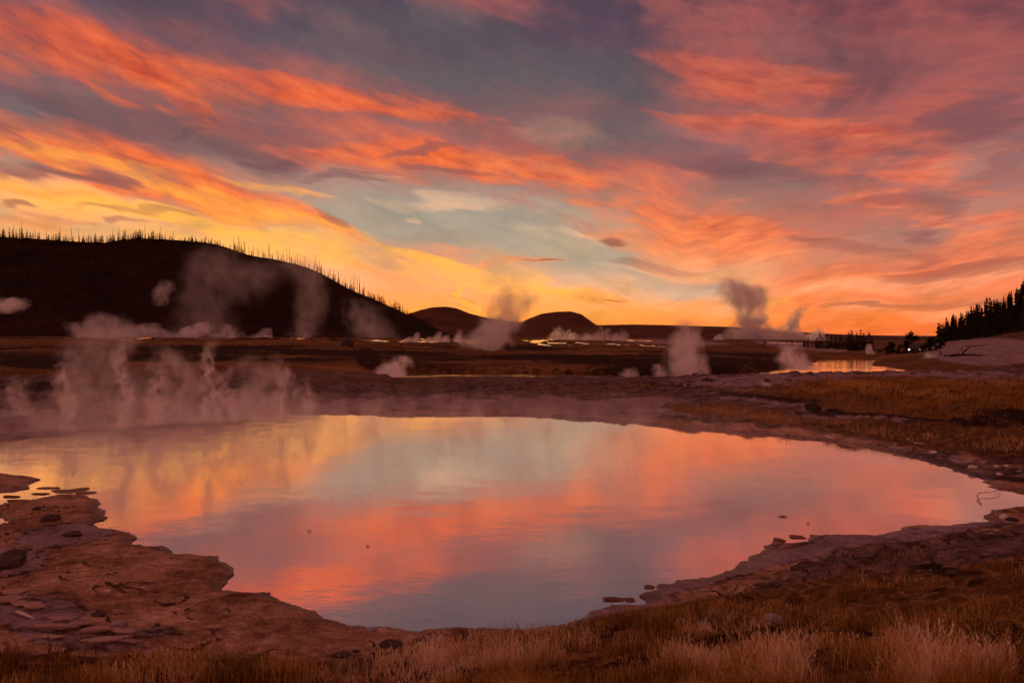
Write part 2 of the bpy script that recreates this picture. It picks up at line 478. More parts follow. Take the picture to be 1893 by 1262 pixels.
def project(X, Y, Z):
    Yc = np.maximum(Y, .3)
    return CX + F * X / Yc, HY + F * (EYE - Z) / Yc


def blob(px, py, items, seed=3, wob=.35):
    """soft ellipses (x, y, rx, ry, tilt, strength) in photo pixels, used to place kinds of soil"""
    m = np.zeros(px.shape)
    for (x, y, rx, ry, tilt, a) in items:
        t = math.radians(tilt)
        ux, uy = px - x, py - y
        d = np.sqrt(((ux * math.cos(t) + uy * math.sin(t)) / rx) ** 2 + ((-ux * math.sin(t) + uy * math.cos(t)) / ry) ** 2)
        m = np.maximum(m, a * (1 - sstep(.55, 1.15, d)))
    return m


def terrain(X, Y):
    """height, and the distances to pool and river"""
    X, Y = np.asarray(X, float), np.asarray(Y, float)
    r = np.hypot(X, Y)
    z = land(X, Y)
    near = (r < 45)
    dp = np.full(X.shape, 50.)
    dp[near] = segdist(X[near], Y[near], POOL)
    # ragged sinter rim: fine tongues near the camera side
    rag = fbm(X * 2.2, Y * 2.2, 5, 11, .62) * .10 + fbm(X * 7, Y * 7, 3, 15, .7) * .05
    dpr = dp + rag * np.clip(1.6 - r / 16, .35, 1.)
    rv = (r > 30) & (r < 400) & (np.abs(np.arctan2(X, Y)) < 1.35)
    dr = np.full(X.shape, 60.)
    dr[rv] = segdist(X[rv], Y[rv], RIVER)
    dr = dr + fbm(X * .45, Y * .45, 4, 31) * 1.1
    # micro relief
    rough = fbm(X * 1.3, Y * 1.3, 4, 21) * .06 + fbm(X * 6, Y * 6, 4, 23, .6) * .022 + fbm(X * 22, Y * 22, 3, 25, .6) * .004
    px, py = project(X, Y, z)
    hum = sstep(1250, 1500, px) * (r > 8) * (r < 60) + sstep(1150, 1400, px) * (r <= 8)
    hum = np.clip(hum, 0, 1)
    tuss = np.abs(fbm(X * 1.1 + 3, Y * .9, 3, 41)) * .2 - .03 + fbm(X * 4, Y * 4, 3, 43) * .06
    mid = sstep(20, 60, r) * (1 - sstep(250, 500, r))
    big = fbm(X * .12, Y * .16, 4, 51) * .35 * mid * sstep(1.5, 12, dr)
    rivk = sstep(0, 3, dr)
    # cracks and little scarps in the crust
    cr = np.abs(fbm(X * 1.5 + 20, Y * 2.2, 4, 61, .55))
    crack = (1 - sstep(.0, .045, cr)) * sstep(.0, .25, fbm(X * .6, Y * .6, 2, 63) + .12)
    nl = fbm(X * .9 - 7, Y * 1.3, 4, 65) * 3.2
    fl = nl - np.floor(nl)
    ledge = (fl * .25 + .75 * sstep(.80, .97, fl) + np.floor(nl)) * .028
    rough = rough + (r < 12) * sstep(.05, .5, dpr) * (ledge - .035 * crack)
    relief = rough * np.clip(r / 8, .8, 4) * (1 - hum * .4) + tuss * hum + big
    # the pool: a thin lip, then the flat climbs to the bank
    up = .012 + .05 * sstep(0, .18, dpr) + .12 * sstep(.1, 1.6, dpr) + 1.2 * sstep(.9, 4.2, dpr)
    zp = np.minimum(z, up) + relief * sstep(0, .8, dpr)
    zp = np.maximum(zp, .012 + .012 * sstep(0, .1, dpr) + .0 * z) if True else zp
    inside = dpr < 0
    deep = -.02 - .9 * (1 - np.exp(np.minimum(dpr, 0) * 1.2))
    zz_ = np.where(inside, np.where(dpr > -.03, .012 + dpr / .03 * .032, deep), zp)
    # ledges of broken crust on the left flat
    zz_ = np.where(near, zz_, z + relief * rivk)
    # river
    bank = RIVER_Z + .05 + .55 * sstep(0, 1.4, dr) + 1.2 * sstep(1.2, 9, dr) + 6 * sstep(6, 40, dr)
    zr = np.minimum(zz_, bank)
    zr = np.maximum(zr, np.where(rv & (dr > 0), RIVER_Z + .05, -99))
    zz_ = np.where(rv, np.where(dr < 0, RIVER_Z - .05 - .5 * (1 - np.exp(np.minimum(dr, 0))), zr), zz_)
    # a small puddle behind the left spit
    ln = near & (X < -2)
    if ln.any():
        dq = segdist(X[ln], Y[ln], PUDDLE) + fbm(X[ln] * 3, Y[ln] * 3, 3, 61) * .05
        q = zz_[ln]
        q = np.where(dq < 0, -.03, np.minimum(q, np.maximum(.02 + .25 * dq, .015)))
        zz_[ln] = np.where((dpr[ln] < 0) & (q > -.03), zz_[ln], q)
    return zz_, dpr, dr


# azimuth columns and range rows, fine where the land is near
phi = list(np.linspace(-44, 44, 800)) + list(np.linspace(46, 314, 84))
phi = np.radians(np.array(phi))
rr = [.6, 1.2, 1.7, 2.2, 2.6, 2.8]
while rr[-1] < 9000:
    r_ = rr[-1]
    step = max(.016, r_ * r_ / 1430 * 1.15)
    rr.append(r_ + min(step, r_ * .022 if r_ > 20 else step))
rr = np.array(rr)
PH, RR = np.meshgrid(phi, rr)
GX, GY = (RR * np.sin(PH)), (RR * np.cos(PH))
GZ, GDP, GDR = terrain(GX, GY)
nr, nc = GX.shape
ii = np.arange(nr * nc).reshape(nr, nc)
nxt = np.roll(ii, -1, axis=1)
quads = np.stack([ii[:-1], ii[1:], nxt[1:], nxt[:-1]], -1).reshape(-1, 4)[:, ::-1]
verts = np.stack([GX, GY, GZ], -1).reshape(-1, 3)
c0 = len(verts)
verts = np.vstack([verts, [[0, 0, GZ[0].mean()]]])


def soils(X, Y, Z, dp, dr):
    px, py = project(X, Y, Z)
    r = np.hypot(X, Y)
    wx = fbm(X * .9, Y * .9, 4, 71)
    wpx, wpy = px + wx * 26 + fbm(X * 3, Y * 3, 3, 73) * 14, py + fbm(X * .8 + 9, Y * .8, 4, 75) * 16
    front = (Y > 1)
    # vegetation (dry grass and brown thatch)
    grass = np.zeros(X.shape)
    lowy = np.interp(wpx, [-300, 0, 300, 500, 640, 760, 900, 1000, 1150, 1300, 1500, 1700, 1893, 2300],
                     [1150, 1190, 1200, 1215, 1225, 1215, 1180, 1160, 1128, 1105, 1075, 1040, 1010, 960])
    grass = np.where(r < 8.5, sstep(-6, 22, wpy - lowy), grass)
    g2 = blob(wpx, wpy, [(1700, 740, 300, 42, 4, 1), (1893, 760, 260, 60, 0, 1), (1500, 730, 90, 16, 4, .7), (1560, 790, 330, 20, 8, .9), (1800, 815, 160, 26, 10, .95), (1330, 765, 130, 9, 5, .6),
                         (1100, 726, 200, 10, 0, .45), (700, 706, 300, 10, 0, .5), (2100, 780, 200, 90, 0, 1)])
    grass = np.maximum(grass, np.where((r >= 8.5) & (r < 60), g2, 0))
    far_g = sstep(52, 58, r) * (1 - blob(px, py, [(1480, 640, 120, 8, 6, .9), (1420, 652, 90, 5, 5, .5), (1830, 650, 150, 32, 0, 1), (1240, 632, 160, 7, 2, .8), (200, 624, 400, 3, 0, .5)]))
    grass = np.where(r > 55, far_g, grass)
    grass = np.where(front, grass, 1.)
    # pale grey sinter
    sint = blob(wpx, wpy, [(500, 752, 700, 16, -1, .9), (1100, 750, 420, 22, 2, .85), (1450, 702, 270, 13, -2, 1.), (1750, 694, 200, 7, 0, .9), (1420, 745, 120, 8, 5, .7), (1600, 772, 180, 9, 8, .8),
                           (0, 780, 260, 30, -4, .8), (120, 990, 110, 20, -4, .95), (20, 1035, 70, 34, 0, .8), (60, 1130, 110, 40, 0, .7), (150, 1175, 200, 16, 6, .6), (250, 1160, 120, 14, 0, .5),
                           (1380, 1048, 330, 22, -16, .85), (1700, 985, 190, 12, -6, .8), (1160, 1130, 130, 10, -12, .8), (870, 1190, 130, 12, -2, .5), (1750, 850, 180, 26, 14, .45)])
    sint = np.where(r > 60, blob(px, py, [(1480, 640, 120, 8, 6, .9), (1830, 650, 150, 32, 0, 1), (1240, 632, 160, 7, 2, .8), (200, 624, 400, 3, 0, .6), (2100, 650, 200, 60, 0, 1)]), sint)
    sint = np.clip(sint - grass * .6, 0, 1)
    # orange microbial mud round the rim
    mud = np.where(r < 12, 1 - sstep(.2, 1.0, dp), 1 - sstep(0, 1.6, dp)) * .8
    mud = np.maximum(mud, np.where((px < 900) & (r < 12) & front, .9 * (1 - grass), 0)) * (1 - sint)
    # dark earth patches, and painted shade in cracks and scarps
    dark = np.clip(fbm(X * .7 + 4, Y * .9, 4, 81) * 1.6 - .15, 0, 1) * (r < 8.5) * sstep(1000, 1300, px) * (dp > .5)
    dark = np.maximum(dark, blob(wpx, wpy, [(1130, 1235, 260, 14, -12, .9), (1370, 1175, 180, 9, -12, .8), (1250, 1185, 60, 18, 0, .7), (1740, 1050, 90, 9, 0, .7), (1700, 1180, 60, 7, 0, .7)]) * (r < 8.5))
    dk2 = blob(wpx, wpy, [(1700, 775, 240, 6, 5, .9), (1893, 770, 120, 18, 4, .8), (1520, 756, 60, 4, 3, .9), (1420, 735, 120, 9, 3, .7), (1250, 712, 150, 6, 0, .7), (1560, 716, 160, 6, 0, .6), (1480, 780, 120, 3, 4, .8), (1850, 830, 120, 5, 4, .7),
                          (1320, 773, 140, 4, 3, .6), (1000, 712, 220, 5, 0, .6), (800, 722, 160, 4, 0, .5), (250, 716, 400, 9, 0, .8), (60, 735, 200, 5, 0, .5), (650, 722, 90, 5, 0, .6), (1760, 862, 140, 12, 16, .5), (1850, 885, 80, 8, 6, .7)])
    cr = np.abs(fbm(X * 1.5 + 20, Y * 2.2, 4, 61, .55))
    crack = (1 - sstep(.0, .05, cr)) * sstep(.0, .25, fbm(X * .6, Y * .6, 2, 63) + .12)
    nl = fbm(X * .9 - 7, Y * 1.3, 4, 65) * 3.2
    fl = nl - np.floor(nl)
    dark = np.maximum(dark, (r < 12) * sstep(.15, .4, dp) * np.maximum(.8 * crack, .55 * sstep(.80, .9, fl) * (fl < .97)))  # shade of crevices and scarp faces put into the soil colour
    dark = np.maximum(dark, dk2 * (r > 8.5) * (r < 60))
    dk3 = np.clip(fbm(X * .05, Y * .13, 4, 91) * 1.4 + .55, 0, 1) * sstep(52, 56, r) * (1 - sstep(105, 125, r)) * (px < 1450)
    dk3 = np.maximum(dk3, blob(px, py, [(680, 662, 30, 22, 20, .9), (1000, 660, 160, 7, 0, .8), (100, 670, 130, 14, 0, 1), (1180, 668, 200, 9, 0, .8), (1330, 676, 80, 9, 3, .7), (1650, 668, 45, 9, 0, .3)]) * (r > 52))
    dark = np.maximum(dark, dk3)
    return np.stack([np.clip(grass, 0, 1), np.clip(sint, 0, 1), np.clip(mud, 0, 1), np.clip(dark, 0, 1)], -1)


SO = soils(GX, GY, GZ, GDP, GDR).reshape(-1, 4)
SO = np.vstack([SO, [[1, 0, 0, 0]]])


# ------------------------------------------------------------------ materials
def material(name, build, rough=.9, spec=.2):
    m_ = bpy.data.materials.new(name)
    m_.use_nodes = True
    N = NT(m_.node_tree)
    b_ = N.n('ShaderNodeBsdfPrincipled')
    b_.inputs['Roughness'].default_value = rough
    b_.inputs['Specular IOR Level'].default_value = spec
    o_ = N.n('ShaderNodeOutputMaterial')
    N.l(b_.outputs[0], o_.inputs[0])
    build(N, b_, o_)
    return m_


def plain(name, c, var=.25, scale=6., rough=.85, bump=.3, spec=.2):
    def f(N, b_, o_):
        g = N.n('ShaderNodeNewGeometry').outputs['Position']
        n_ = N.noise(g, scale, 5, .6)
        cc = N.mix(N.rng(n_, .3, .7), tuple(v * (1 - var) for v in c) + (1,), tuple(min(1, v * (1 + var)) for v in c) + (1,))
        N.l(cc, b_.inputs['Base Color'])
        bp = N.n('ShaderNodeBump')
        bp.inputs['Strength'].default_value = bump
        bp.inputs['Distance'].default_value = .6 / scale
        N.l(n_, bp.inputs['Height'])
        N.l(bp.outputs[0], b_.inputs['Normal'])
    return material(name, f, rough, spec)


def _ground(N, b_, o_):
    pos = N.n('ShaderNodeNewGeometry').outputs['Position']
    at_ = N.n('ShaderNodeAttribute', attribute_name='soil')
    sr = N.n('ShaderNodeSeparateColor')
    N.l(at_.outputs['Color'], sr.inputs[0])
    grass, sint, mud = sr.outputs
    dark = at_.outputs['Alpha']
    flat = N.v('MULTIPLY', pos, (1., 1., .3))
    n1 = N.noise(flat, 1.6, 6, .62)
    n2 = N.noise(flat, 9., 6, .65)
    n3 = N.noise(flat, 45., 4, .6)
    n0 = N.noise(N.v('MULTIPLY', pos, (.05, .16, .1)), 1., 5, .62)
    blot = N.m('ADD', N.m('MULTIPLY', n1, .55), N.m('MULTIPLY', n2, .45))
    soil = N.ramp(blot, [(.38, (.030, .019, .016)), (.5, (.12, .078, .066)), (.64, (.27, .185, .155))])
    gcol = N.ramp(N.m('ADD', N.m('MULTIPLY', n2, .6), N.m('MULTIPLY', n0, .4)), [(.36, (.030, .014, .007)), (.5, (.13, .066, .024)), (.62, (.32, .175, .062)), (.72, (.46, .28, .13))])
    scol = N.ramp(blot, [(.34, (.13, .095, .10)), (.5, (.27, .205, .21)), (.66, (.42, .33, .33))])
    mcol = N.ramp(blot, [(.36, (.10, .048, .026)), (.46, (.25, .145, .085)), (.56, (.42, .265, .165)), (.66, (.62, .44, .31))])
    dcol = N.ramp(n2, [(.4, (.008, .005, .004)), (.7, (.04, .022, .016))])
    edge = N.m('MULTIPLY', N.m('SUBTRACT', blot, .5), 2.4)

    def k(m_):
        return N.rng(N.m('ADD', m_, N.m('MULTIPLY', edge, N.m('MULTIPLY', m_, 3.5, clamp=True))), .3, .68, 0, 1, True)
    c = N.mix(k(mud), soil, mcol)
    c = N.mix(k(sint), c, scol)
    c = N.mix(k(grass), c, gcol)
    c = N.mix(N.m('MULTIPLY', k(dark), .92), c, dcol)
    c = N.mix(1., c, N.ramp(n3, [(.3, (.62, .62, .62)), (.7, (1.35, 1.35, 1.35))]), 'MULTIPLY')
    # wet rim is darker and glossier
    wmask = N.m('MULTIPLY', N.rng(N.sep(pos)[2], .01, .06, 1., 0.), N.rng(N.sep(pos)[1], 22., 26., 1., 0.))
    c = N.mix(wmask, c, N.mix(1., c, (.42, .36, .34, 1), 'MULTIPLY'))
    N.l(c, b_.inputs['Base Color'])
    wet = N.rng(wmask, 0., 1., .9, .35)
    N.l(wet, b_.inputs['Roughness'])
    N.l(N.rng(wmask, 0., 1., .03, .45), b_.inputs['Specular IOR Level'])
    h = N.m('ADD', N.m('MULTIPLY', n2, .05), N.m('ADD', N.m('MULTIPLY', n3, .012), N.m('MULTIPLY', n1, .08)))
    bp = N.n('ShaderNodeBump')
    bp.inputs['Strength'].default_value = .75
    bp.inputs['Distance'].default_value = 1.4
    N.l(h, bp.inputs['Height'])
    N.l(bp.outputs[0], b_.inputs['Normal'])


M_ground = material('ground', _ground, .85, .25)
gm = new_mesh('ground', verts, quads, [M_ground], True)
attr(gm, 'soil', SO, 'FLOAT_COLOR')
# close the small hole under the camera
link('ground', gm)['kind'] = 'structure'
capv = [(GX[0, j], GY[0, j], GZ[0, j]) for j in range(nc)] + [(0, 0, float(GZ[0].mean()))]
capm = new_mesh('ground', capv, [((j + 1) % nc, j, nc) for j in range(nc)], [M_ground])
attr(capm, 'soil', np.tile([1., 0, 0, 0], (nc + 1, 1)), 'FLOAT_COLOR')
link('ground', capm)['kind'] = 'structure'


def height(x, y):
    return float(terrain(np.array([float(x)]), np.array([float(y)]))[0][0])


def ground_at(px, py, y0=2.8, y1=600):
    """first point of the land seen along a photo pixel's ray"""
    Ys = np.exp(np.linspace(math.log(y0), math.log(y1), 900))
    Xs = (px - CX) / F * Ys
    zs = terrain(Xs, Ys)[0]
    ray = EYE - (py - HY) / F * Ys
    hit = np.nonzero(zs >= ray)[0]
    i = hit[0] if len(hit) else len(Ys) - 1
    return Xs[i], Ys[i], zs[i]


# ------------------------------------------------------------------ water
def _water(rip, scale, milk, tint=(1., .915, .865)):
    def f(N, b_, o_):
        pos = N.n('ShaderNodeNewGeometry').outputs['Position']
        n_ = N.noise(N.v('MULTIPLY', pos, (1., 1.8, 1)), scale, 4, .6)
        n2 = N.noise(N.v('MULTIPLY', pos, (1., 1.4, 1)), scale * .13, 3, .5)
        bp = N.n('ShaderNodeBump')
        bp.inputs['Strength'].default_value = 1.
        bp.inputs['Distance'].default_value = rip
        N.l(N.m('ADD', N.m('MULTIPLY', n_, .35), N.m('MULTIPLY', n2, 2.)), bp.inputs['Height'])
        gl = N.n('ShaderNodeBsdfGlossy')
        gl.inputs['Roughness'].default_value = .035
        gl.inputs['Color'].default_value = (*tint, 1)
        N.l(bp.outputs[0], gl.inputs['Normal'])
        N.l(milk_col(N, pos, milk), b_.inputs['Base Color'])
        fr = N.n('ShaderNodeFresnel')
        fr.inputs['IOR'].default_value = 2.6
        N.l(bp.outputs[0], fr.inputs['Normal'])
        mx = N.n('ShaderNodeMixShader')
        N.l(N.m('MINIMUM', N.m('MULTIPLY_ADD', fr.outputs[0], .50, .78), 1.), mx.inputs[0])
        N.l(b_.outputs[0], mx.inputs[1])
        N.l(gl.outputs[0], mx.inputs[2])
        N.l(mx.outputs[0], o_.inputs[0])
    return f


def milk_col(N, pos, milk):
    return N.mix(N.rng(N.noise(pos, .3, 3), .3, .7), tuple(v * .85 for v in milk) + (1,), tuple(v * 1.1 for v in milk) + (1,))


M_pool = material('pool_water', _water(.0022, 8., (.62, .50, .46)), .4, .2)
M_river = material('river_water', _water(.026, 1.2, (.12, .09, .09)), .4, .2)
wm = new_mesh('water', [(-22, 3.5, 0), (12, 3.5, 0), (12, 26, 0), (-22, 26, 0)], [(0, 1, 2, 3)], [M_pool])
link('water', wm)['kind'] = 'structure'
rv_ = np.array(RIVER)
rc = rv_.mean(0)
me = new_mesh('river', [(-160, 39, RIVER_Z), (90, 39, RIVER_Z), (90, 135, RIVER_Z), (-160, 135, RIVER_Z)], [(0, 1, 2, 3)], [M_river])
link('river', me)['kind'] = 'structure'


# ------------------------------------------------------------------ hills
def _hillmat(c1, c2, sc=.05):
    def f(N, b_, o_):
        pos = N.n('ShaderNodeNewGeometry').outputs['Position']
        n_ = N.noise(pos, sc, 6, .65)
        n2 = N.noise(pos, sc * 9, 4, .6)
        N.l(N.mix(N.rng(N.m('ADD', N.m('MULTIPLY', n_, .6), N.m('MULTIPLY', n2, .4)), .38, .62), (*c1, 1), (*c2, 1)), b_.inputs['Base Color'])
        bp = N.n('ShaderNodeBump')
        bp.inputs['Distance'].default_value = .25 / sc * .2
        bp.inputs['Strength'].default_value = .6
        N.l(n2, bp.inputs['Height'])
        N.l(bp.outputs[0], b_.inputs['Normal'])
    return f


M_hill = material('wooded_hill', _hillmat((.005, .002, .0015), (.030, .011, .005)), .95, .05)
M_dome = material('brown_hill', _hillmat((.045, .018, .009), (.12, .05, .022), .02), .95, .05)
M_ridge = material('far_ridge', _hillmat((.06, .040, .044), (.095, .062, .066), .006), .95, .05)  # distance haze is put into this purple-grey base colour


def hill(prof, D, wf, wb, mat, zb, n=260, amp=1.0, nscale=.03, name='hill'):
    """a ridge whose crest runs through the photo profile at distance D; real slopes before and behind"""
    xs = np.linspace(prof[0][0], prof[-1][0], n)
    ys = np.interp(xs, [p[0] for p in prof], [p[1] for p in prof])
    k = np.ones(5) / 5
    ys = np.convolve(np.pad(ys, 2, 'edge'), k, 'valid')
    X = (xs - CX) / F * D
    Zr = EYE + (HY - ys) / F * D
    ts = np.concatenate([np.linspace(0, 1, 30), np.linspace(1.08, 2, 12)])
    T, XX = np.meshgrid(ts, X, indexing='ij')
    ZR = np.broadcast_to(Zr, T.shape)
    curve = fbm(XX * .006, XX * 0, 2, 5) * wf * .08
    Y = np.where(T <= 1, D - wf * (1 - T), D + wb * (T - 1)) + curve * (1 - np.abs(1 - T))
    XX = XX / D * Y
    prof_t = np.where(T <= 1, T * (.72 + .28 * T), 1 - .85 * (T - 1) ** 1.4)
    hgt = np.maximum(ZR - zb, -.5)
    Z = zb + hgt * prof_t + fbm(XX * nscale, Y * nscale, 5, 13) * amp * np.clip(hgt / 12, .1, 1) * np.sin(np.clip(T, 0, 2) * np.pi / 2) * (1 - .6 * np.exp(-((T - 1) / .08) ** 2))
    v = np.stack([XX, Y, Z], -1).reshape(-1, 3)
    m_, n_ = T.shape
    i_ = np.arange(m_ * n_).reshape(m_, n_)
    q = np.stack([i_[:-1, :-1], i_[:-1, 1:], i_[1:, 1:], i_[1:, :-1]], -1).reshape(-1, 4)
    o = link(name, new_mesh(name, v, q, [mat], True))
    o['kind'] = 'structure'

    def crest(px, t=1.0):
        j = np.interp(px, xs, np.arange(n))
        i0 = int(min(max(j, 0), n - 2))
        f = j - i0
        r = np.argmin(np.abs(ts - t))
        a = np.array([XX[r, i0], Y[r, i0], Z[r, i0]])
        b = np.array([XX[r, i0 + 1], Y[r, i0 + 1], Z[r, i0 + 1]])
        return a * (1 - f) + b * f
    return o, crest


LEFT = [(-1400, 470), (-900, 430), (-500, 424), (-200, 436), (0, 440), (60, 444), (120, 447), (190, 449), (225, 442), (260, 440), (330, 441), (385, 443), (410, 448), (440, 460), (460, 466),
        (500, 472), (545, 484), (575, 494), (610, 512), (650, 534), (690, 550), (730, 568), (765, 585), (800, 603), (830, 617), (870, 630)]
hill_l, crest_l = hill(LEFT, 450, 195, 300, M_hill, 3.0, 420, 3.)
hill([(640, 625), (700, 600), (740, 584), (775, 572), (800, 567), (825, 566), (845, 569), (870, 579), (895, 585), (930, 591), (975, 594), (1020, 600), (1100, 625)], 900, 320, 300, M_dome, 3.5, 200, 3., .02)
hill([(900, 626), (930, 612), (955, 600), (975, 589), (1000, 579), (1025, 575), (1055, 574.5), (1075, 580), (1088, 590), (1102, 600), (1125, 612), (1150, 628)], 700, 240, 260, M_dome, 3.5, 160, 2., .02)
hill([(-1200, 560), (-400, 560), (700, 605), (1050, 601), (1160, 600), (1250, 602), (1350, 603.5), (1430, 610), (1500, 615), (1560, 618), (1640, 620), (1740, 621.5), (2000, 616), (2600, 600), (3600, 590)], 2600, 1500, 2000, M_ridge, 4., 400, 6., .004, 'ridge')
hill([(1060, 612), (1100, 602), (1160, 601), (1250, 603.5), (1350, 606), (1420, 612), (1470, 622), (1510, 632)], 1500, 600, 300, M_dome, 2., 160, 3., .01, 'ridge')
RIGHT = [(1690, 640), (1725, 632), (1745, 622), (1770, 612), (1800, 598), (1830, 586), (1850, 580), (1870, 570), (1893, 548), (1960, 505), (2100, 470), (2600, 440)]
hill_r, crest_r = hill(RIGHT, 290, 130, 200, M_hill, -1.0, 160, 2.)

# ------------------------------------------------------------------ trees
M_bark = plain('bark', (.035, .024, .02), .3, 8, .9)
M_snag = plain('weathered_wood', (.10, .062, .045), .3, 6, .9)
M_needle = plain('needles', (.018, .020, .011), .35, 2, .9, .1, .1)


def conifer(h, seed, wide=.19, tiers=13, gap=.12, ragged=.35):
    """trunk and crown meshes; crown of drooping boughs in whorls"""
    r_ = random.Random(seed)
    tv, tf = [], []
    rings = 6
    lean = r_.uniform(-.02, .02)
    for i in range(rings):
        t = i / (rings - 1)
        rad = h * (.018 * (1 - t) + .003)
        for k in range(6):
            a = k * math.pi / 3
            tv.append((math.cos(a) * rad + lean * t * h, math.sin(a) * rad, t * h * .99))
    for i in range(rings - 1):
        for k in range(6):
            a, b = i * 6 + k, i * 6 + (k + 1) % 6
            tf.append((a, b, b + 6, a + 6))
    cv, cf = [], []
    for i in range(tiers):
        t = gap + (1 - gap) * (i + r_.uniform(-.3, .3)) / tiers
        z = h * t
        L = h * wide * (1 - t) ** .8 * r_.uniform(1 - ragged, 1 + ragged * .6) + h * .02
        nb = 7 if i < tiers * .7 else 5
        a0 = r_.uniform(0, 6.28)
        for k in range(nb):
            a = a0 + k * 6.283 / nb + r_.uniform(-.25, .25)
            l = L * r_.uniform(.6, 1.15)
            dr_ = l * r_.uniform(.15, .5)
            w_ = l * .38
            ca, sa = math.cos(a), math.sin(a)
            x0 = lean * t * h
            p0 = (x0, 0, z + h * .03)
            pm = (ca * l * .55 + x0, sa * l * .55, z - dr_ * .25)
            pe = (ca * l + x0, sa * l, z - dr_ + h * .01)
            s1 = (pm[0] - sa * w_, pm[1] + ca * w_, pm[2] - h * .02)
            s2 = (pm[0] + sa * w_, pm[1] - ca * w_, pm[2] - h * .02)
            b_ = len(cv)
            cv += [p0, s1, pe, s2, pm, (pm[0], pm[1], pm[2] - h * .045)]
            cf += [(b_, b_ + 1, b_ + 4), (b_ + 1, b_ + 2, b_ + 4), (b_ + 2, b_ + 3, b_ + 4), (b_ + 3, b_, b_ + 4), (b_, b_ + 5, b_ + 2)]
    # tip
    b_ = len(cv)
    cv += [(lean * h - h * .012, 0, h * .93), (lean * h + h * .012, .01, h * .93), (lean * h, 0, h * 1.03)]
    cf += [(b_, b_ + 1, b_ + 2)]
    return (tv, tf), (cv, cf)


def joined(a, b, name, ma, mb):
    (v1, f1), (v2, f2) = a, b
    n = len(v1)
    return new_mesh(name, v1 + v2, [tuple(f) for f in f1] + [tuple(i + n for i in f) for f in f2], [ma, mb], False, [0] * len(f1) + [1] * len(f2))


def snag(h, seed):
    r_ = random.Random(seed)
    v, f = [], []
    lean = r_.uniform(-.07, .09)
    rings = 5
    for i in range(rings):
        t = i / (rings - 1)
        rad = h * (.020 * (1 - t) + .006)
        for k in range(5):
            a = k * 6.283 / 5
            v.append((math.cos(a) * rad + lean * t * h + .01 * h * math.sin(t * 5 + seed), math.sin(a) * rad, t * h))
    for i in range(rings - 1):
        for k in range(5):
            a, b = i * 5 + k, i * 5 + (k + 1) % 5
            f.append((a, b, b + 5, a + 5))
    for k in range(r_.randint(3, 9)):
        t = r_.uniform(.3, .95)
        a = r_.uniform(0, 6.28)
        L = h * r_.uniform(.03, .09)
        c = (lean * t * h, 0, t * h)
        e = (c[0] + math.cos(a) * L, math.sin(a) * L, c[2] + L * r_.uniform(-.5, .5))
        b_ = len(v)
        w_ = h * .004
        v += [(c[0], c[1], c[2] - w_), (c[0], c[1], c[2] + w_), e, (c[0], c[1] + w_ * 2, c[2])]
        f += [(b_, b_ + 1, b_ + 2), (b_ + 1, b_ + 3, b_ + 2), (b_ + 3, b_, b_ + 2)]
    return v, f


small_conifers = [joined(*conifer(4.2, 100 + i, .2, 8), 'conifer', M_bark, M_needle) for i in range(7)]
snags = [new_mesh('snag', *snag(9., 200 + i), [M_snag]) for i in range(9)]


def density_pick(knots):
    xs = [k[0] for k in knots]
    ys = [k[1] for k in knots]
    return lambda p: np.interp(p, xs, ys)


# conifers along the left crest
r1 = random.Random(11)
dens = density_pick([(-60, .9), (60, .8), (110, 1), (220, 1), (320, 1), (420, .95), (470, .5), (540, .35), (600, .55), (690, .8), (760, .8), (800, .5)])
n_ = 0
crest_trees = []
for i in range(620):
    p = -40 + 850 * i / 620 + r1.uniform(-1.2, 1.2)
    if r1.random() > dens(p) * .62 or n_ >= 290:
        continue
    n_ += 1
    t = 1.0 if r1.random() < .75 else (r1.choice([.93, .965]))
    x, y, z = crest_l(p, t)
    clus = .75 + .6 * float(vnoise(np.array(p / 16.), np.array(0.), 77))
    s = r1.uniform(.7, 1.45) * clus * (1. if p < 620 else .8) * (.75 if 320 < p < 400 else 1)
    crest_trees.append((s, r1.choice(small_conifers), (x, y, z - .4), r1.uniform(0, 6.28)))
# the largest read one by one; the rest of the fringe is one mass
crest_trees.sort(key=lambda q: -q[0])
for s, me_, p_, a_ in crest_trees[:150]:
    o = link('conifer', me_, None, p_, a_, s)
    tag(o, 'small dark conifer in silhouette along the crest of the left hill', 'tree', 'conifers on the crest of the left hill')
vs, fs, off = [], [], 0
for s, me_, p_, a_ in crest_trees[150:]:
    v_ = np.array([q.co[:] for q in me_.vertices]) * s
    ca, sa = math.cos(a_), math.sin(a_)
    vs.append(np.stack([v_[:, 0] * ca - v_[:, 1] * sa + p_[0], v_[:, 0] * sa + v_[:, 1] * ca + p_[1], v_[:, 2] + p_[2]], -1))
    me_.calc_loop_triangles()
    fs.append(np.array([q.vertices[:] for q in me_.loop_triangles]) + off)
    off += len(v_)
tag(link('forest', new_mesh('forest', np.vstack(vs), np.vstack(fs), [M_needle])), 'fringe of the smallest conifers filling the crest of the left hill', 'forest', None, 'stuff')
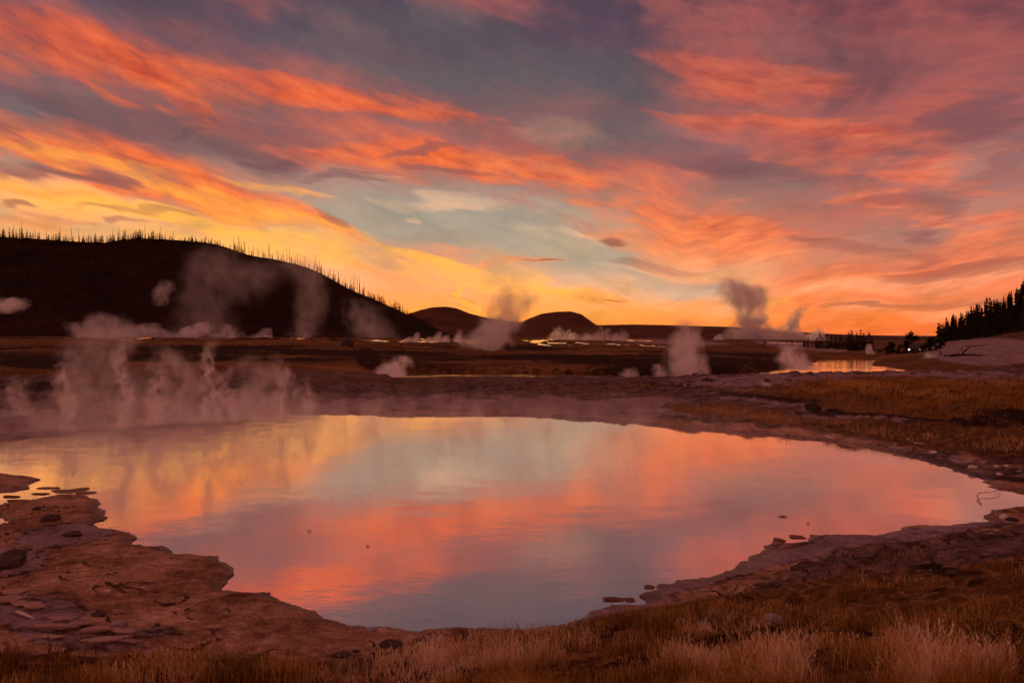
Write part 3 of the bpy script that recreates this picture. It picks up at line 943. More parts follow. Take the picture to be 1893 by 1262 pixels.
# fire-killed trunks
r1 = random.Random(23)
SN = [(24, 20), (41, 28), (50, 12), (66, 14), (86, 16), (110, 15), (112, 20), (134, 24), (146, 22), (170, 10), (187, 10), (196, 14), (208, 20), (220, 22), (268, 22), (282, 10), (296, 22), (320, 16),
      (432, 20), (436, 14), (441, 26), (443, 26), (447, 18), (452, 22), (454, 20), (460, 16), (468, 18), (478, 12), (486, 14), (497, 28), (500, 24), (512, 18), (516, 16), (520, 10), (524, 22), (530, 22), (535, 22),
      (545, 12), (550, 18), (565, 18), (572, 10), (582, 28), (583, 14), (592, 22), (594, 16), (608, 14), (612, 12), (618, 18), (626, 22), (638, 20), (643, 12), (648, 20), (654, 28), (657, 32), (661, 26), (664, 30), (666, 22), (672, 26), (682, 14),
      (692, 12), (696, 12), (701, 14), (712, 8), (733, 18), (736, 12), (744, 14), (751, 12), (720, 9), (706, 11), (555, 9), (490, 9), (476, 13), (600, 10), (634, 12)]
for p, hp in SN:
    x, y, z = crest_l(p + r1.uniform(-1, 1))
    s = (hp + 4) * 450 / F / 9.
    o = link('snag', r1.choice(snags), None, (x, y, z - .3), r1.uniform(-.6, .6), (1.0, 1.0, s))
    tag(o, 'bare fire-killed trunk standing on the crest of the left hill', 'dead tree', 'fire-killed trunks on the left hill')


# the rest of the forest on the slopes: nobody could count it
def forest(n, crest, p0, p1, t0, t1, s0, s1, seed, name='forest'):
    r_ = random.Random(seed)
    vs, fs, idx = [], [], []
    base = [conifer(4.2, 300 + k, .22, 5) for k in range(4)]
    off = 0
    for i in range(n):
        p = r_.uniform(p0, p1)
        x, y, z = crest(p, r_.uniform(t0, t1))
        (v1, f1), (v2, f2) = r_.choice(base)
        s = r_.uniform(s0, s1)
        a = r_.uniform(0, 6.28)
        ca, sa = math.cos(a) * s, math.sin(a) * s
        v = np.array(v2)
        vs.append(np.stack([v[:, 0] * ca - v[:, 1] * sa + x + r_.uniform(-2, 2), v[:, 0] * sa + v[:, 1] * ca + y + r_.uniform(-3, 3), v[:, 2] * s + z - .3], -1))
        fs.append(np.array([f[:3] for f in f2]) + off)
        off += len(v)
    me = new_mesh(name, np.vstack(vs), np.vstack(fs), [M_needle])
    o = link(name, me)
    tag(o, 'dense dark conifer forest covering the slope', 'forest', None, 'stuff')
    return o


f_ = forest(1300, crest_l, -200, 800, .15, .96, .6, 1.2, 5)
f_['label'] = 'dark conifer woods covering the face of the left hill'

# right hill: taller conifers that read one by one
tall = [conifer(10., 400 + i, w, tr, g, .5) for i, (w, tr, g) in enumerate([(.16, 15, .1), (.19, 14, .12), (.13, 16, .2), (.2, 13, .08), (.1, 14, .3), (.17, 12, .35)])]
tall_j = [joined(*c, 'conifer', M_bark, M_needle) for c in tall]
r2 = random.Random(31)
for i in range(112):
    p = 1738 + (1905 - 1738) * (i / 112) + r2.uniform(-3, 3)
    t = r2.choice([1., 1., .9, .8, .7, .6, .5])
    if t < .8 and r2.random() < .2:
        continue
    x, y, z = crest_r(p, t)
    s = r2.uniform(.6, 1.1) * (.8 if t == 1 else .9) * (1.15 if p > 1870 else 1)
    o = link('conifer', r2.choice(tall_j), None, (x, y, z - .5), r2.uniform(0, 6.28), s)
    tag(o, 'dark pine growing on the steep wooded hillside at the right edge', 'tree', 'pines on the right hillside')
for p, hp, lab in [(1744, 26, 'thin bare snag at the low left end of the right hillside pines'), (1790, 30, 'bare pole-like snag beside a tuft-topped pine on the right hillside'), (1858, 34, 'tall thin snag before the gap in the skyline of the right hillside')]:
    x, y, z = crest_r(p)
    o = link('snag', snags[int(p) % 9], None, (x, y, z), .3, (1, 1, hp * 290 / F / 9.))
    tag(o, lab, 'dead tree')
f_ = forest(420, crest_r, 1735, 2500, .1, .97, 1.0, 1.8, 6)
f_['label'] = 'dark undergrowth and young pines filling the right hillside'


def bushy(h, w, seed, n=700):
    n *= 4
    """broad crown of leaf clumps round a forked trunk"""
    r_ = random.Random(seed)
    (tv, tf), _ = conifer(h * .8, seed)
    clumps = []
    for k in range(26):
        t = r_.uniform(.05, .95)
        rad = w * .5 * math.sin(math.pi * min(1, t * .8 + .22)) * r_.uniform(.3, 1.)
        a = r_.uniform(0, 6.28)
        clumps.append((rad * math.cos(a), rad * math.sin(a), h * t, h * r_.uniform(.09, .2)))
    v, f = [], []
    for i in range(n):
        cx_, cy_, cz_, cr = r_.choice(clumps)
        d = Vector((r_.gauss(0, 1), r_.gauss(0, 1), r_.gauss(0, .8))).normalized() * cr * r_.uniform(.4, 1.05)
        c = Vector((cx_, cy_, max(.1, cz_))) + d
        s = h * r_.uniform(.03, .06)
        b_ = len(v)
        for k in range(3):
            v.append(tuple(c + Vector((r_.uniform(-1, 1), r_.uniform(-1, 1), r_.uniform(-1, 1))) * s))
        f.append((b_, b_ + 1, b_ + 2))
    return (tv, tf), (v, f)


def tree_thing(name, gen, px, py, Y, label, group=None, rz=0., sc=1., top=None):
    x = (px - CX) / F * Y
    z = height(x, Y) - .1
    if top:
        sc = (EYE - (top - HY) / F * Y - z) / max(v_[2] for v_ in gen[1][0])
    (tv, tf), (cv, cf) = gen
    e = bpy.data.objects.new(name, None)
    COL.objects.link(e)
    e.location = (x, Y, z)
    e.rotation_euler = (0, 0, rz)
    e.scale = (sc, sc, sc)
    tag(e, label, 'tree', group)
    link('trunk', new_mesh('trunk', tv, tf, [M_bark]), e)
    link('crown', new_mesh('crown', cv, cf, [M_needle]), e)
    return e


tree_thing('leafy_tree', bushy(6.6, 5.2, 1), 1684, 658, 112, 'tallest dark bushy tree right of the far river bend, with a double-peaked crown', top=611)
tree_thing('leafy_tree', bushy(5.3, 4.6, 2), 1722, 660, 113, 'round-headed dark tree between the double-peaked tree and the sinter slope', top=620)
tree_thing('leafy_tree', bushy(4.0, 3.2, 3), 1648, 658, 112, 'lower dark tree left of the double-peaked tree, above the brown mound', top=630)
tree_thing('leafy_tree', bushy(3.4, 4.2, 4, 500), 1664, 660, 110, 'low dark bush filling the gap left of the double-peaked tree', top=636)
tree_thing('leafy_tree', bushy(3.2, 4.2, 5, 500), 1703, 662, 110, 'low dark bush between the two tallest trees by the river bend', top=636)
tree_thing('leafy_tree', bushy(3.2, 5.5, 6, 500), 1625, 658, 135, 'low spreading dark bush right above the end of the far river bend', top=643)
tree_thing('leafy_tree', bushy(4.2, 3.2, 7, 500), 1737, 655, 118, 'dark tree at the foot of the right hillside, behind the sinter slope', top=622)
tree_thing('conifer', conifer(5.2, 501, .26, 12, .05), 1413, 646, 165, 'broad lone conifer on the plain before the tall steam column', top=627)
tree_thing('conifer', conifer(2.6, 502, .26, 8, .05), 1386, 638, 205, 'tiny lone conifer at the foot of the tall steam column', top=628)
tree_thing('conifer', conifer(3.9, 503, .24, 10, .08), 1474, 648, 170, 'small conifer right of the drifting riverside steam', top=630)
tree_thing('leafy_tree', bushy(2.2, 5., 8, 350), 1345, 638, 190, 'low dark thicket left of the tall steam column', top=632)
tree_thing('leafy_tree', bushy(1.6, 2.2, 9, 250), 1517, 654, 140, 'left one of two small dark shrubs on the pale flat above the river', top=642)
tree_thing('leafy_tree', bushy(1.6, 2.0, 10, 250), 1526, 655, 140, 'right one of two small dark shrubs on the pale flat above the river', top=643)
for px_, Yb, w_, tp_, lab in [(1535, 172, 7., 633, 'low dark thicket at the left end of the tree line beyond the river bend'), (1560, 170, 8., 631, 'dark thicket in the middle of the tree line beyond the river bend'),
                              (1590, 165, 7., 634, 'dark thicket near the right end of the tree line, left of the curling steam'), (1640, 130, 5., 640, 'dark thicket just right of the curling steam by the river bend')]:
    tree_thing('thicket', bushy(4., w_ * 1.6, int(px_), 600), px_, 650, Yb, lab, top=tp_)
line = [joined(*conifer(5., 600 + i, .27, 9, .06, .4), 'conifer', M_bark, M_needle) for i in range(6)]
r3 = random.Random(41)
for i in range(40):
    p = 1455 + 165 * (i / 40) ** .85 + r3.uniform(-3, 3)
    Y = 168 + r3.uniform(-8, 12) - (14 if p > 1540 else 0)
    py = np.interp(p, [1450, 1500, 1560, 1620], [637, 642, 650, 662])
    x = (p - CX) / F * Y
    z = height(x, Y)
    hh = np.interp(p, [1450, 1490, 1515, 1530, 1560, 1590, 1620], [.4, .5, .95, .75, .8, 1.0, .85])
    o = link('conifer', r3.choice(line), None, (x, Y, z - .2), r3.uniform(0, 6), hh * r3.uniform(.6, 1.1))
    tag(o, 'small dark conifer in the straggling line of trees beyond the far river bend', 'tree', 'line of conifers beyond the river bend')

# ------------------------------------------------------------------ runoff on the terraces: thin sheets of bright water
M_run = material('runoff_water', _water(.006, 1.5, (.45, .38, .36)), .35, .3)


def runoff(pts, w0, seed):
    """a thin sheet that lies on the land; pts: photo column, distance"""
    xs = np.linspace(0, 1, 60)
    P_ = [((p - CX) / F * Y, Y) for p, Y in pts]
    cx_ = np.interp(xs, np.linspace(0, 1, len(P_)), [q[0] for q in P_])
    cy_ = np.interp(xs, np.linspace(0, 1, len(P_)), [q[1] for q in P_])
    v, f = [], []
    for i, (x, y) in enumerate(zip(cx_, cy_)):
        w_ = w0 * max(.12, .4 + 1.2 * float(fbm(np.array(x * .12 + seed), np.array(seed * 1.), 3, seed))) * (1 - abs(2 * i / 59 - 1) ** 6)
        za, zb_ = height(x, y - w_), height(x, y + w_)
        v += [(x, y - w_, za + .12), (x, y + w_, zb_ + .12)]
        if i:
            b_ = len(v) - 4
            f.append((b_, b_ + 2, b_ + 3, b_ + 1))
    o = link('water', new_mesh('water', v, f, [M_run], True))
    o['kind'] = 'structure'


runoff([(560, 150), (700, 140), (860, 128), (1060, 118)], 12.8, 3)
runoff([(760, 190), (900, 185), (1030, 175)], 16.0, 5)
runoff([(940, 160), (1080, 140), (1240, 118)], 7.7, 7)
runoff([(-60, 170), (150, 165), (330, 160)], 16.0, 9)
runoff([(240, 155), (430, 150), (640, 152)], 14.4, 11)
runoff([(1000, 235), (1160, 225), (1320, 215)], 19.2, 13)
runoff([(1400, 205), (1460, 200), (1500, 200)], 9.6, 15)


# ------------------------------------------------------------------ steam
def plume(stops, Y, label, group=None, gain=1.0, warp=.7, aniso=.62, depth=1.0, seed=0, name='steam_plume', detail=4., sharp=.16, wide=1.3):
    """stops, from the vent up: photo row, photo column, half width, density"""
    s = Y / F
    py0, px0 = stops[0][0], stops[0][1]
    x0, z0 = (px0 - CX) * s, EYE - (py0 - HY) * s
    H = (py0 - stops[-1][0]) * s
    pts = [((py0 - p[0]) * s / H, (p[1] - px0) * s, p[2] * s, p[3]) for p in stops]
    rm = sum(p[2] for p in pts) / len(pts)
    m_ = bpy.data.materials.new('steam')
    m_.use_nodes = True
    N = NT(m_.node_tree)
    tcn = N.n('ShaderNodeTexCoord').outputs['Object']
    pos0 = N.v('ADD', tcn, (seed * 3.7 * rm, seed * 1.3 * rm, 0))
    wv = N.v('SUBTRACT', N.noise(pos0, .9 / rm, 3, .55, 'Color'), (.5, .5, .5))
    pos = N.v('ADD', tcn, N.v('MULTIPLY', wv, (warp * 2.2 * rm, warp * 2.2 * rm, warp * 1.4 * rm)))
    x, y, z = N.sep(pos)
    t = N.m('DIVIDE', z, H, clamp=True)
    R_ = H
    ramp = N.ramp(t, [(p[0], (p[1] / R_ + .5, p[2] / R_, p[3])) for p in pts], 'EASE' if len(pts) < 3 else 'CARDINAL')
    rsep = N.n('ShaderNodeSeparateColor')
    N.l(ramp, rsep.inputs[0])
    cx_ = N.m('MULTIPLY', N.m('SUBTRACT', rsep.outputs[0], .5), R_)
    rad = N.m('MULTIPLY', rsep.outputs[1], R_)
    ddx = N.m('SUBTRACT', x, cx_)
    rad = N.m('MULTIPLY', rad, wide)
    dist = N.m('DIVIDE', N.v('LENGTH', N.comb(ddx, N.m('DIVIDE', y, depth), 0.)), N.m('MAXIMUM', rad, .001))
    shape = N.rng(dist, .15, 1.0, 1., 0., True)
    nn = N.noise(N.v('MULTIPLY', N.v('ADD', pos0, N.v('MULTIPLY', wv, (rm, rm, rm))), (1., 1., .7)), 1.9 / rm, detail, .6)
    puff = N.rng(nn, .5 - sharp, .5 + sharp, .06, 1.5, True)
    ends = N.m('MULTIPLY', N.rng(N.sep(tcn)[2], -.02 * H, .03 * H, 0., 1.), N.rng(N.m('DIVIDE', z, H), 1.0, .86, 0., 1.))
    den = N.m('MULTIPLY', N.m('MULTIPLY', shape, puff), N.m('MULTIPLY', rsep.outputs[2], ends))
    vs = N.n('ShaderNodeVolumeScatter')
    vs.inputs['Color'].default_value = (.98, .94, .91, 1)
    vs.inputs['Anisotropy'].default_value = aniso
    N.l(N.m('MULTIPLY', den, gain * 1.9 / rm), vs.inputs['Density'])
    o_ = N.n('ShaderNodeOutputMaterial')
    N.l(vs.outputs[0], o_.inputs['Volume'])
    # hull
    v, f = [], []
    nseg, K_ = 18, 12
    T_ = np.linspace(-.02, 1.04, nseg)
    for tt in T_:
        c_ = np.interp(tt, [p[0] for p in pts], [p[1] for p in pts])
        r_ = np.interp(tt, [p[0] for p in pts], [p[2] for p in pts]) * wide * 1.02 + warp * .5 * rm
        for k in range(K_):
            a = k * 6.2832 / K_
            v.append((c_ + math.cos(a) * r_, math.sin(a) * r_ * depth, tt * H))
    for i in range(nseg - 1):
        for k in range(K_):
            a, b = i * K_ + k, i * K_ + (k + 1) % K_
            f.append((a, b, b + K_, a + K_))
    f.append(tuple(range(K_ - 1, -1, -1)))
    f.append(tuple((nseg - 1) * K_ + k for k in range(K_)))
    o = link(name, new_mesh(name, v, f, [m_]), None, (x0, Y, z0))
    tag(o, label, 'steam', group)
    return o


P_ = plume
P_([(636, 1385, 46, 1.3), (622, 1385, 42, 1.4), (602, 1388, 29, 1.3), (584, 1389, 25, 1.3), (566, 1380, 30, 1.3), (550, 1376, 38, 1.0), (535, 1372, 38, .8), (522, 1360, 24, .6), (510, 1352, 14, .3)], 420,
   'tall billowing grey steam column rising highest on the plain, right of centre', gain=1.9, warp=.75, seed=1, sharp=.09, wide=1.5)
P_([(636, 1476, 26, .8), (618, 1470, 17, 1), (602, 1463, 13, 1), (588, 1470, 12, .7), (572, 1482, 12, .4), (560, 1490, 9, .2)], 430, 'second, thinner steam column just right of the tall billowing one', gain=1.5, seed=2, sharp=.08)
P_([(636, 1432, 34, 1), (622, 1430, 28, .8), (608, 1438, 20, .4), (600, 1440, 12, .1)], 440, 'low steam bank between the tall steam column and the thinner one', gain=1.4, seed=3)
P_([(636, 1502, 24, 1), (622, 1506, 20, .8), (610, 1514, 12, .4), (602, 1518, 8, .1)], 435, 'low steam bank at the right foot of the thinner steam column', gain=1.4, seed=4)
P_([(634, 1330, 9, 1.2), (625, 1328, 8, .9), (616, 1331, 5, .3)], 260, 'very small bright steam puff left of the tall steam column', gain=1.8, seed=5)
P_([(659, 892, 24, .9), (647, 890, 34, 1.1), (632, 903, 40, 1.1), (613, 914, 42, 1.), (596, 925, 42, .7), (580, 936, 44, .4), (565, 947, 46, .32), (548, 958, 44, .25), (528, 966, 38, .1)], 95,
   'thick steam cloud blowing up across the saddle between the two brown domes', gain=1.5, seed=6, warp=1.0, sharp=.11)
P_([(697, 1268, 38, 1.), (682, 1268, 37, 1.1), (662, 1266, 34, 1.), (642, 1266, 32, .8), (620, 1268, 30, .5), (603, 1271, 28, .25), (585, 1275, 24, .08)], 55,
   'broad pale steam column standing on the near edge of the river', gain=1.3, seed=7, warp=1.0, sharp=.11)
P_([(697, 1222, 14, .8), (686, 1220, 14, .6), (672, 1216, 10, .2)], 55, 'small steam puff on the river left of the broad pale column', seed=8)
P_([(697, 1160, 20, .5), (688, 1165, 18, .4), (678, 1170, 12, .1)], 55, 'faint low steam puff on the river, farther left of the broad column', seed=9)
P_([(712, 724, 22, .4), (698, 722, 26, .9), (684, 725, 27, .9), (670, 735, 24, .5), (655, 746, 18, .15)], 50, 'rounded steam puff over the river, left of centre', gain=1.4, seed=10, warp=1.0, sharp=.11)
g = 'steam vents along the left terrace'
P_([(628, 215, 60, 1.1), (613, 220, 55, 1), (600, 207, 42, .7), (588, 200, 30, .35), (574, 196, 20, .1)], 200, 'widest steam bank on the left terrace, peaked in the middle, before the black hill', g, .85, seed=11, warp=1.1, sharp=.09)
P_([(628, 158, 24, .7), (610, 154, 28, .5), (594, 150, 22, .2)], 205, 'faint steam at the left shoulder of the widest terrace bank', g, seed=12, warp=1.1, sharp=.09)
P_([(628, 292, 38, .6), (612, 282, 30, .45), (598, 280, 20, .15)], 205, 'faint steam at the right shoulder of the widest terrace bank', g, seed=13, warp=1.1, sharp=.09)
P_([(628, 340, 26, 1.2), (614, 358, 30, 1), (602, 396, 24, .8), (590, 413, 15, .6), (578, 420, 9, .25)], 200, 'steam streaming up to the right in a ragged tongue on the left terrace', g, .95, seed=14, warp=1.1, sharp=.09)
P_([(628, 420, 34, 1), (616, 420, 22, .8), (600, 414, 12, .4)], 195, 'low steam under the tip of the ragged tongue on the left terrace', g, .85, seed=15, warp=1.1, sharp=.09)
P_([(628, 482, 24, .9), (619, 488, 15, .7), (607, 498, 9, .3)], 190, 'small pointed steam puff right of the ragged tongue', g, .85, seed=16, warp=1.1, sharp=.09)
P_([(629, 556, 28, .7), (621, 562, 15, .4), (612, 566, 8, .2)], 190, 'flat low steam patch at the right end of the left terrace', g, seed=17, warp=1.1, sharp=.09)
g = 'tall thin steam before the left hill'
P_([(622, 378, 56, .4), (580, 376, 46, .4), (540, 374, 38, .4), (500, 382, 42, .36), (470, 398, 45, .25), (445, 410, 35, .08)], 235, 'tall faint steam rising up the black hill to its shoulder, left one of the pair', g, 0.44, seed=18, wide=1.4, sharp=.22)
P_([(622, 560, 30, .6), (590, 566, 28, .6), (560, 575, 30, .5), (522, 575, 36, .4), (492, 560, 46, .3), (466, 540, 40, .08)], 235, 'tall faint steam rising up the black hill, right one of the pair', g, 0.44, seed=19, wide=1.4, sharp=.22)
P_([(566, 440, 36, .1), (530, 450, 60, .35), (496, 455, 62, .35), (470, 460, 40, .1)], 240, 'faint steam veil hanging between the two tall wisps on the hill', g, 0.39, seed=20, wide=1.4, sharp=.22)
P_([(566, 296, 12, .2), (540, 300, 18, .5), (515, 310, 13, .15)], 240, 'small reddish steam wisp hanging before the black hill', None, .7, seed=21)
P_([(580, 4, 18, .3), (562, 12, 30, .9), (548, 26, 16, .3)], 160, 'detached steam puff drifting before the black hill at the left edge', None, 1., seed=22)
P_([(628, 700, 40, .4), (600, 680, 40, .4), (570, 665, 36, .25), (545, 650, 30, .08)], 240, 'faint brown steam veil before the tapering end of the left hill', None, .6, seed=61)
r5 = random.Random(5)
P_([(630, 1088, 78, .9), (620, 1088, 78, .8), (612, 1090, 74, .4), (602, 1094, 60, .1)], 238, 'low continuous steam bank under the row of tufts, before the right-hand dome', None, 1.0, warp=.25, seed=29, wide=1.0, depth=.3)
for i in range(13):
    p = 1022 + i * 11.2 + r5.uniform(-4, 4)
    hh = r5.uniform(12, 28)
    yb = 624 + (p - 1018) * .015
    k_ = r5.uniform(-3, 9)
    yb += 3
    P_([(yb + 3, p, 15, .32), (yb - hh * .4, p + k_ * .3, 12, .3), (yb - hh * .75, p + k_ * .6, 7, .25), (yb - hh, p + k_, 5, .08)], 235 + r5.uniform(-4, 4),
       'little flame-shaped steam tuft in the row before the right-hand brown dome', 'row of steam tufts before the right-hand dome', .9, seed=30 + i, detail=3., wide=1.15, warp=.9, sharp=.12)
for i, (p, hh) in enumerate([(752, 12), (768, 20), (790, 12), (808, 22), (822, 16), (846, 26)]):
    P_([(636, p, 10, .7), (633 - hh * .4, p + 1, 8, .5), (633 - hh, p + 5, 5, .1)], 135, 'little steam tuft on the bright runoff left of the thick steam cloud', 'steam tufts on the middle runoff', 1.4, seed=50 + i, detail=2.)
g = 'steam rising from the far left of the pool'
P_([(803, 60, 48, .6), (775, 78, 50, .8), (748, 74, 42, .6), (726, 80, 30, .2)], 15.8, 'low soft steam over the pool at the left edge of the picture', g, 0.31, seed=62, wide=1.25, sharp=.13, warp=1.0)
P_([(795, 185, 62, .5), (745, 170, 62, .9), (695, 160, 55, 1.), (652, 184, 58, .8), (618, 200, 52, .45), (590, 212, 40, .15)], 16.6, 'tallest steam column over the far left of the pool', g, 0.35, seed=63, wide=1.25, sharp=.13, warp=1.0)
P_([(790, 265, 60, .5), (735, 255, 60, .7), (692, 240, 50, .5), (650, 240, 40, .2)], 17.2, 'dim steam between the two strongest columns over the far left of the pool', g, 0.27, seed=64, wide=1.25, sharp=.13, warp=1.0)
P_([(782, 335, 52, .8), (742, 332, 48, 1.), (702, 335, 44, 1.), (662, 322, 38, .8), (630, 302, 34, .3)], 17.6, 'second strong steam column over the pool, right of the tallest', g, 0.35, seed=65, wide=1.25, sharp=.13, warp=1.0)
P_([(780, 468, 62, .7), (742, 470, 58, .9), (702, 482, 50, .7), (672, 470, 44, .4), (648, 460, 34, .1)], 17.8, 'broad soft steam rising where the pool meets its far shore, left of centre', g, 0.35, seed=66, wide=1.25, sharp=.13, warp=1.0)
g = 'low steam along the far shore of the pool'
g = 'steam rising from the far left of the pool'
for i, (p, top, yb, w_, d_) in enumerate([(120, 640, 800, 22, .9), (225, 600, 792, 18, .9), (290, 655, 786, 24, .7), (385, 610, 780, 20, .8), (415, 668, 778, 26, .8), (520, 650, 776, 22, .7), (30, 690, 808, 30, .8), (560, 690, 776, 26, .6)]):
    k_ = [14, 22, -10, 12, 16, -14, 20, 10][i]
    P_([(yb, p, w_ * 1.2, d_ * .6), (yb * .7 + top * .3, p + k_ * .5, w_, d_), (yb * .35 + top * .65, p - k_ * .3, w_ * .9, d_ * .8), (top, p + k_, w_ * .7, d_ * .12)], 15.6 + .3 * i,
       ['narrow wavering steam streak left of the tallest column over the pool', 'narrow steam streak climbing through the tallest column over the pool', 'narrow steam streak between the two strongest columns', 'tall narrow steam streak right beside the second strong column',
        'wavering streak between the second column and the broad soft one', 'narrow steam streak on the right flank of the broad soft column', 'lowest soft steam streak, cut by the left edge', 'short steam streak where the far shore of the pool turns bright'][i],
       g, .62, seed=80 + i, warp=1.15, sharp=.09, wide=1.1)
g = 'low steam along the far shore of the pool'
P_([(780, 590, 60, .55), (745, 588, 46, .5), (715, 592, 34, .2)], 18.2, 'low steam at the far shore directly below the tapering end of the left hill', g, 0.31, seed=67, wide=1.25, sharp=.13, warp=1.0)
P_([(780, 700, 62, .5), (748, 705, 46, .45), (722, 712, 30, .15)], 18.2, 'low steam at the far shore below the rounded river puff', g, 0.27, seed=68, wide=1.25, sharp=.13, warp=1.0)
P_([(784, 850, 62, .45), (754, 860, 42, .35), (732, 868, 26, .1)], 18.0, 'low steam at the far shore below the thick steam cloud', g, 0.27, seed=69, wide=1.25, sharp=.13, warp=1.0)
P_([(788, 1010, 60, .4), (758, 1015, 42, .3), (738, 1020, 26, .1)], 17.6, 'low steam at the far shore below the right-hand dome', g, 0.27, seed=70, wide=1.25, sharp=.13, warp=1.0)
P_([(800, 1170, 52, .3), (772, 1180, 40, .25), (748, 1190, 24, .1)], 16.6, 'faint low steam at the far shore, rightmost along the pool', g, 0.27, seed=71, wide=1.25, sharp=.13, warp=1.0)
P_([(754, 1476, 28, .6), (738, 1436, 24, .8), (718, 1396, 26, .8), (698, 1364, 22, .6), (676, 1340, 18, .35), (655, 1330, 12, .1)], 27, 'slanting steam drift leaning left above the right-hand flats', None, 1.1, seed=72)
P_([(684, 1484, 28, .8), (668, 1466, 28, .9), (652, 1450, 24, .6), (634, 1440, 18, .15)], 60, 'soft steam drift at the left end of the far river bend', None, 1.2, seed=73, warp=1.0, sharp=.11)
P_([(680, 1725, 18, .8), (664, 1722, 15, .8), (650, 1716, 8, .3)], 80, 'low steam puff on the brown mound before the sinter slope', None, 1.3, seed=74)
P_([(665, 1616, 5, 1), (656, 1611, 6, 1.2), (646, 1606, 6, 1.), (634, 1608, 5, .3)], 118, 'small curling steam puff at the right end of the far river bend', None, 2., seed=75)

# thin vapour lying on the pool itself
m_ = bpy.data.materials.new('vapour')
m_.use_nodes = True
N = NT(m_.node_tree)
tg = N.n('ShaderNodeTexCoord').outputs['Object']
col_n = N.noise(N.v('MULTIPLY', tg, (1.3, .55, .12)), 1.1, 3, .55)
z_ = N.sep(tg)[2]
back_ = N.rng(N.sep(tg)[1], 5., 16., .4, 1.)
lft = N.rng(N.sep(tg)[0], -9., 8., 1.25, .45)
den = N.m('MULTIPLY', N.rng(col_n, .44, .60, .05, 1.15, True), N.m('MULTIPLY', N.m('EXPONENT', N.m('MULTIPLY', z_, -2.6)), N.m('MULTIPLY', back_, lft)))
vs = N.n('ShaderNodeVolumeScatter')
vs.inputs['Color'].default_value = (.98, .94, .91, 1)
vs.inputs['Anisotropy'].default_value = .62
N.l(N.m('MULTIPLY', den, .26), vs.inputs['Density'])
o_ = N.n('ShaderNodeOutputMaterial')
N.l(vs.outputs[0], o_.inputs['Volume'])
pool_o = np.array(POOL)
ctr = pool_o.mean(0)
oy = [(-13, 12), (-12.5, 16.5), (-6, 19.6), (2, 19.4), (6, 14.5), (7, 9.5), (3.5, 6.6), (-.5, 5.8), (-4, 7.5), (-7, 9.5)]
v = [(a, b, .03) for a, b in oy] + [(a, b, 1.3) for a, b in oy]
n_ = len(oy)
f = [tuple(range(n_)), tuple(range(2 * n_ - 1, n_ - 1, -1))] + [(i, i + n_, (i + 1) % n_ + n_, (i + 1) % n_) for i in range(n_)]
o = link('vapour', new_mesh('vapour', v, f, [m_]))
tag(o, 'thin vapour lying over the surface of the pool', 'steam', None, 'stuff')


# ------------------------------------------------------------------ stones, crust and driftwood
M_stone = plain('grey_stone', (.26, .23, .24), .3, 14, .85, .5)
M_dark = plain('dark_stone', (.06, .040, .034), .35, 16, .9, .6)
M_slab = plain('crust_slab', (.34, .24, .20), .3, 10, .85, .5)
M_pale = plain('bleached_wood', (.62, .55, .52), .12, 30, .7, .25)
M_drift = plain('charred_wood', (.03, .02, .018), .3, 20, .9, .5)
M_rim = plain('rim_crust', (.16, .075, .048), .35, 12, .8, .5)


def rock_mesh(name, sx, sy, sz, seed, mat, flat=0.0, sub=3):
    import bmesh
    bm = bmesh.new()
    bmesh.ops.create_icosphere(bm, subdivisions=sub, radius=1.)
    co = np.array([v.co[:] for v in bm.verts])
    n1 = fbm(co[:, 0] * 1.3 + seed, co[:, 1] * 1.3 + co[:, 2] * 1.1 + seed * 2, 3, seed)
    n2 = fbm(co[:, 0] * 4 + seed, co[:, 1] * 4 - co[:, 2] * 3, 3, seed + 5)
    r_ = 1 + .38 * n1 + .12 * n2
    co = co * r_[:, None]
    if flat:
        co[:, 2] = np.sign(co[:, 2]) * np.minimum(np.abs(co[:, 2]), .55 + .1 * n2) * (1 / .6)
    for v, c in zip(bm.verts, co):
        v.co = (c[0] * sx, c[1] * sy, c[2] * sz)
    me = bpy.data.meshes.new(name)
    bm.to_mesh(me)
    bm.free()
    me.materials.append(mat)
    return me


def place(name, px, py, wpx, hfrac, label, cat='rock', mat=None, seed=0, flat=0., deep=1.0, rz=None, sink=.35, dz=0.):
    x, y, z = ground_at(px, py)
    w = wpx / 2 * y / F
    h = w * hfrac
    me = rock_mesh(name, w, w * deep, h, seed + 3, mat or M_stone, flat)
    o = link(name, me, None, (x, y, z + h * (1 - 2 * sink) * .6 + dz), rz if rz is not None else (seed * .7) % 1.2 - .6)
    return tag(o, label, cat)


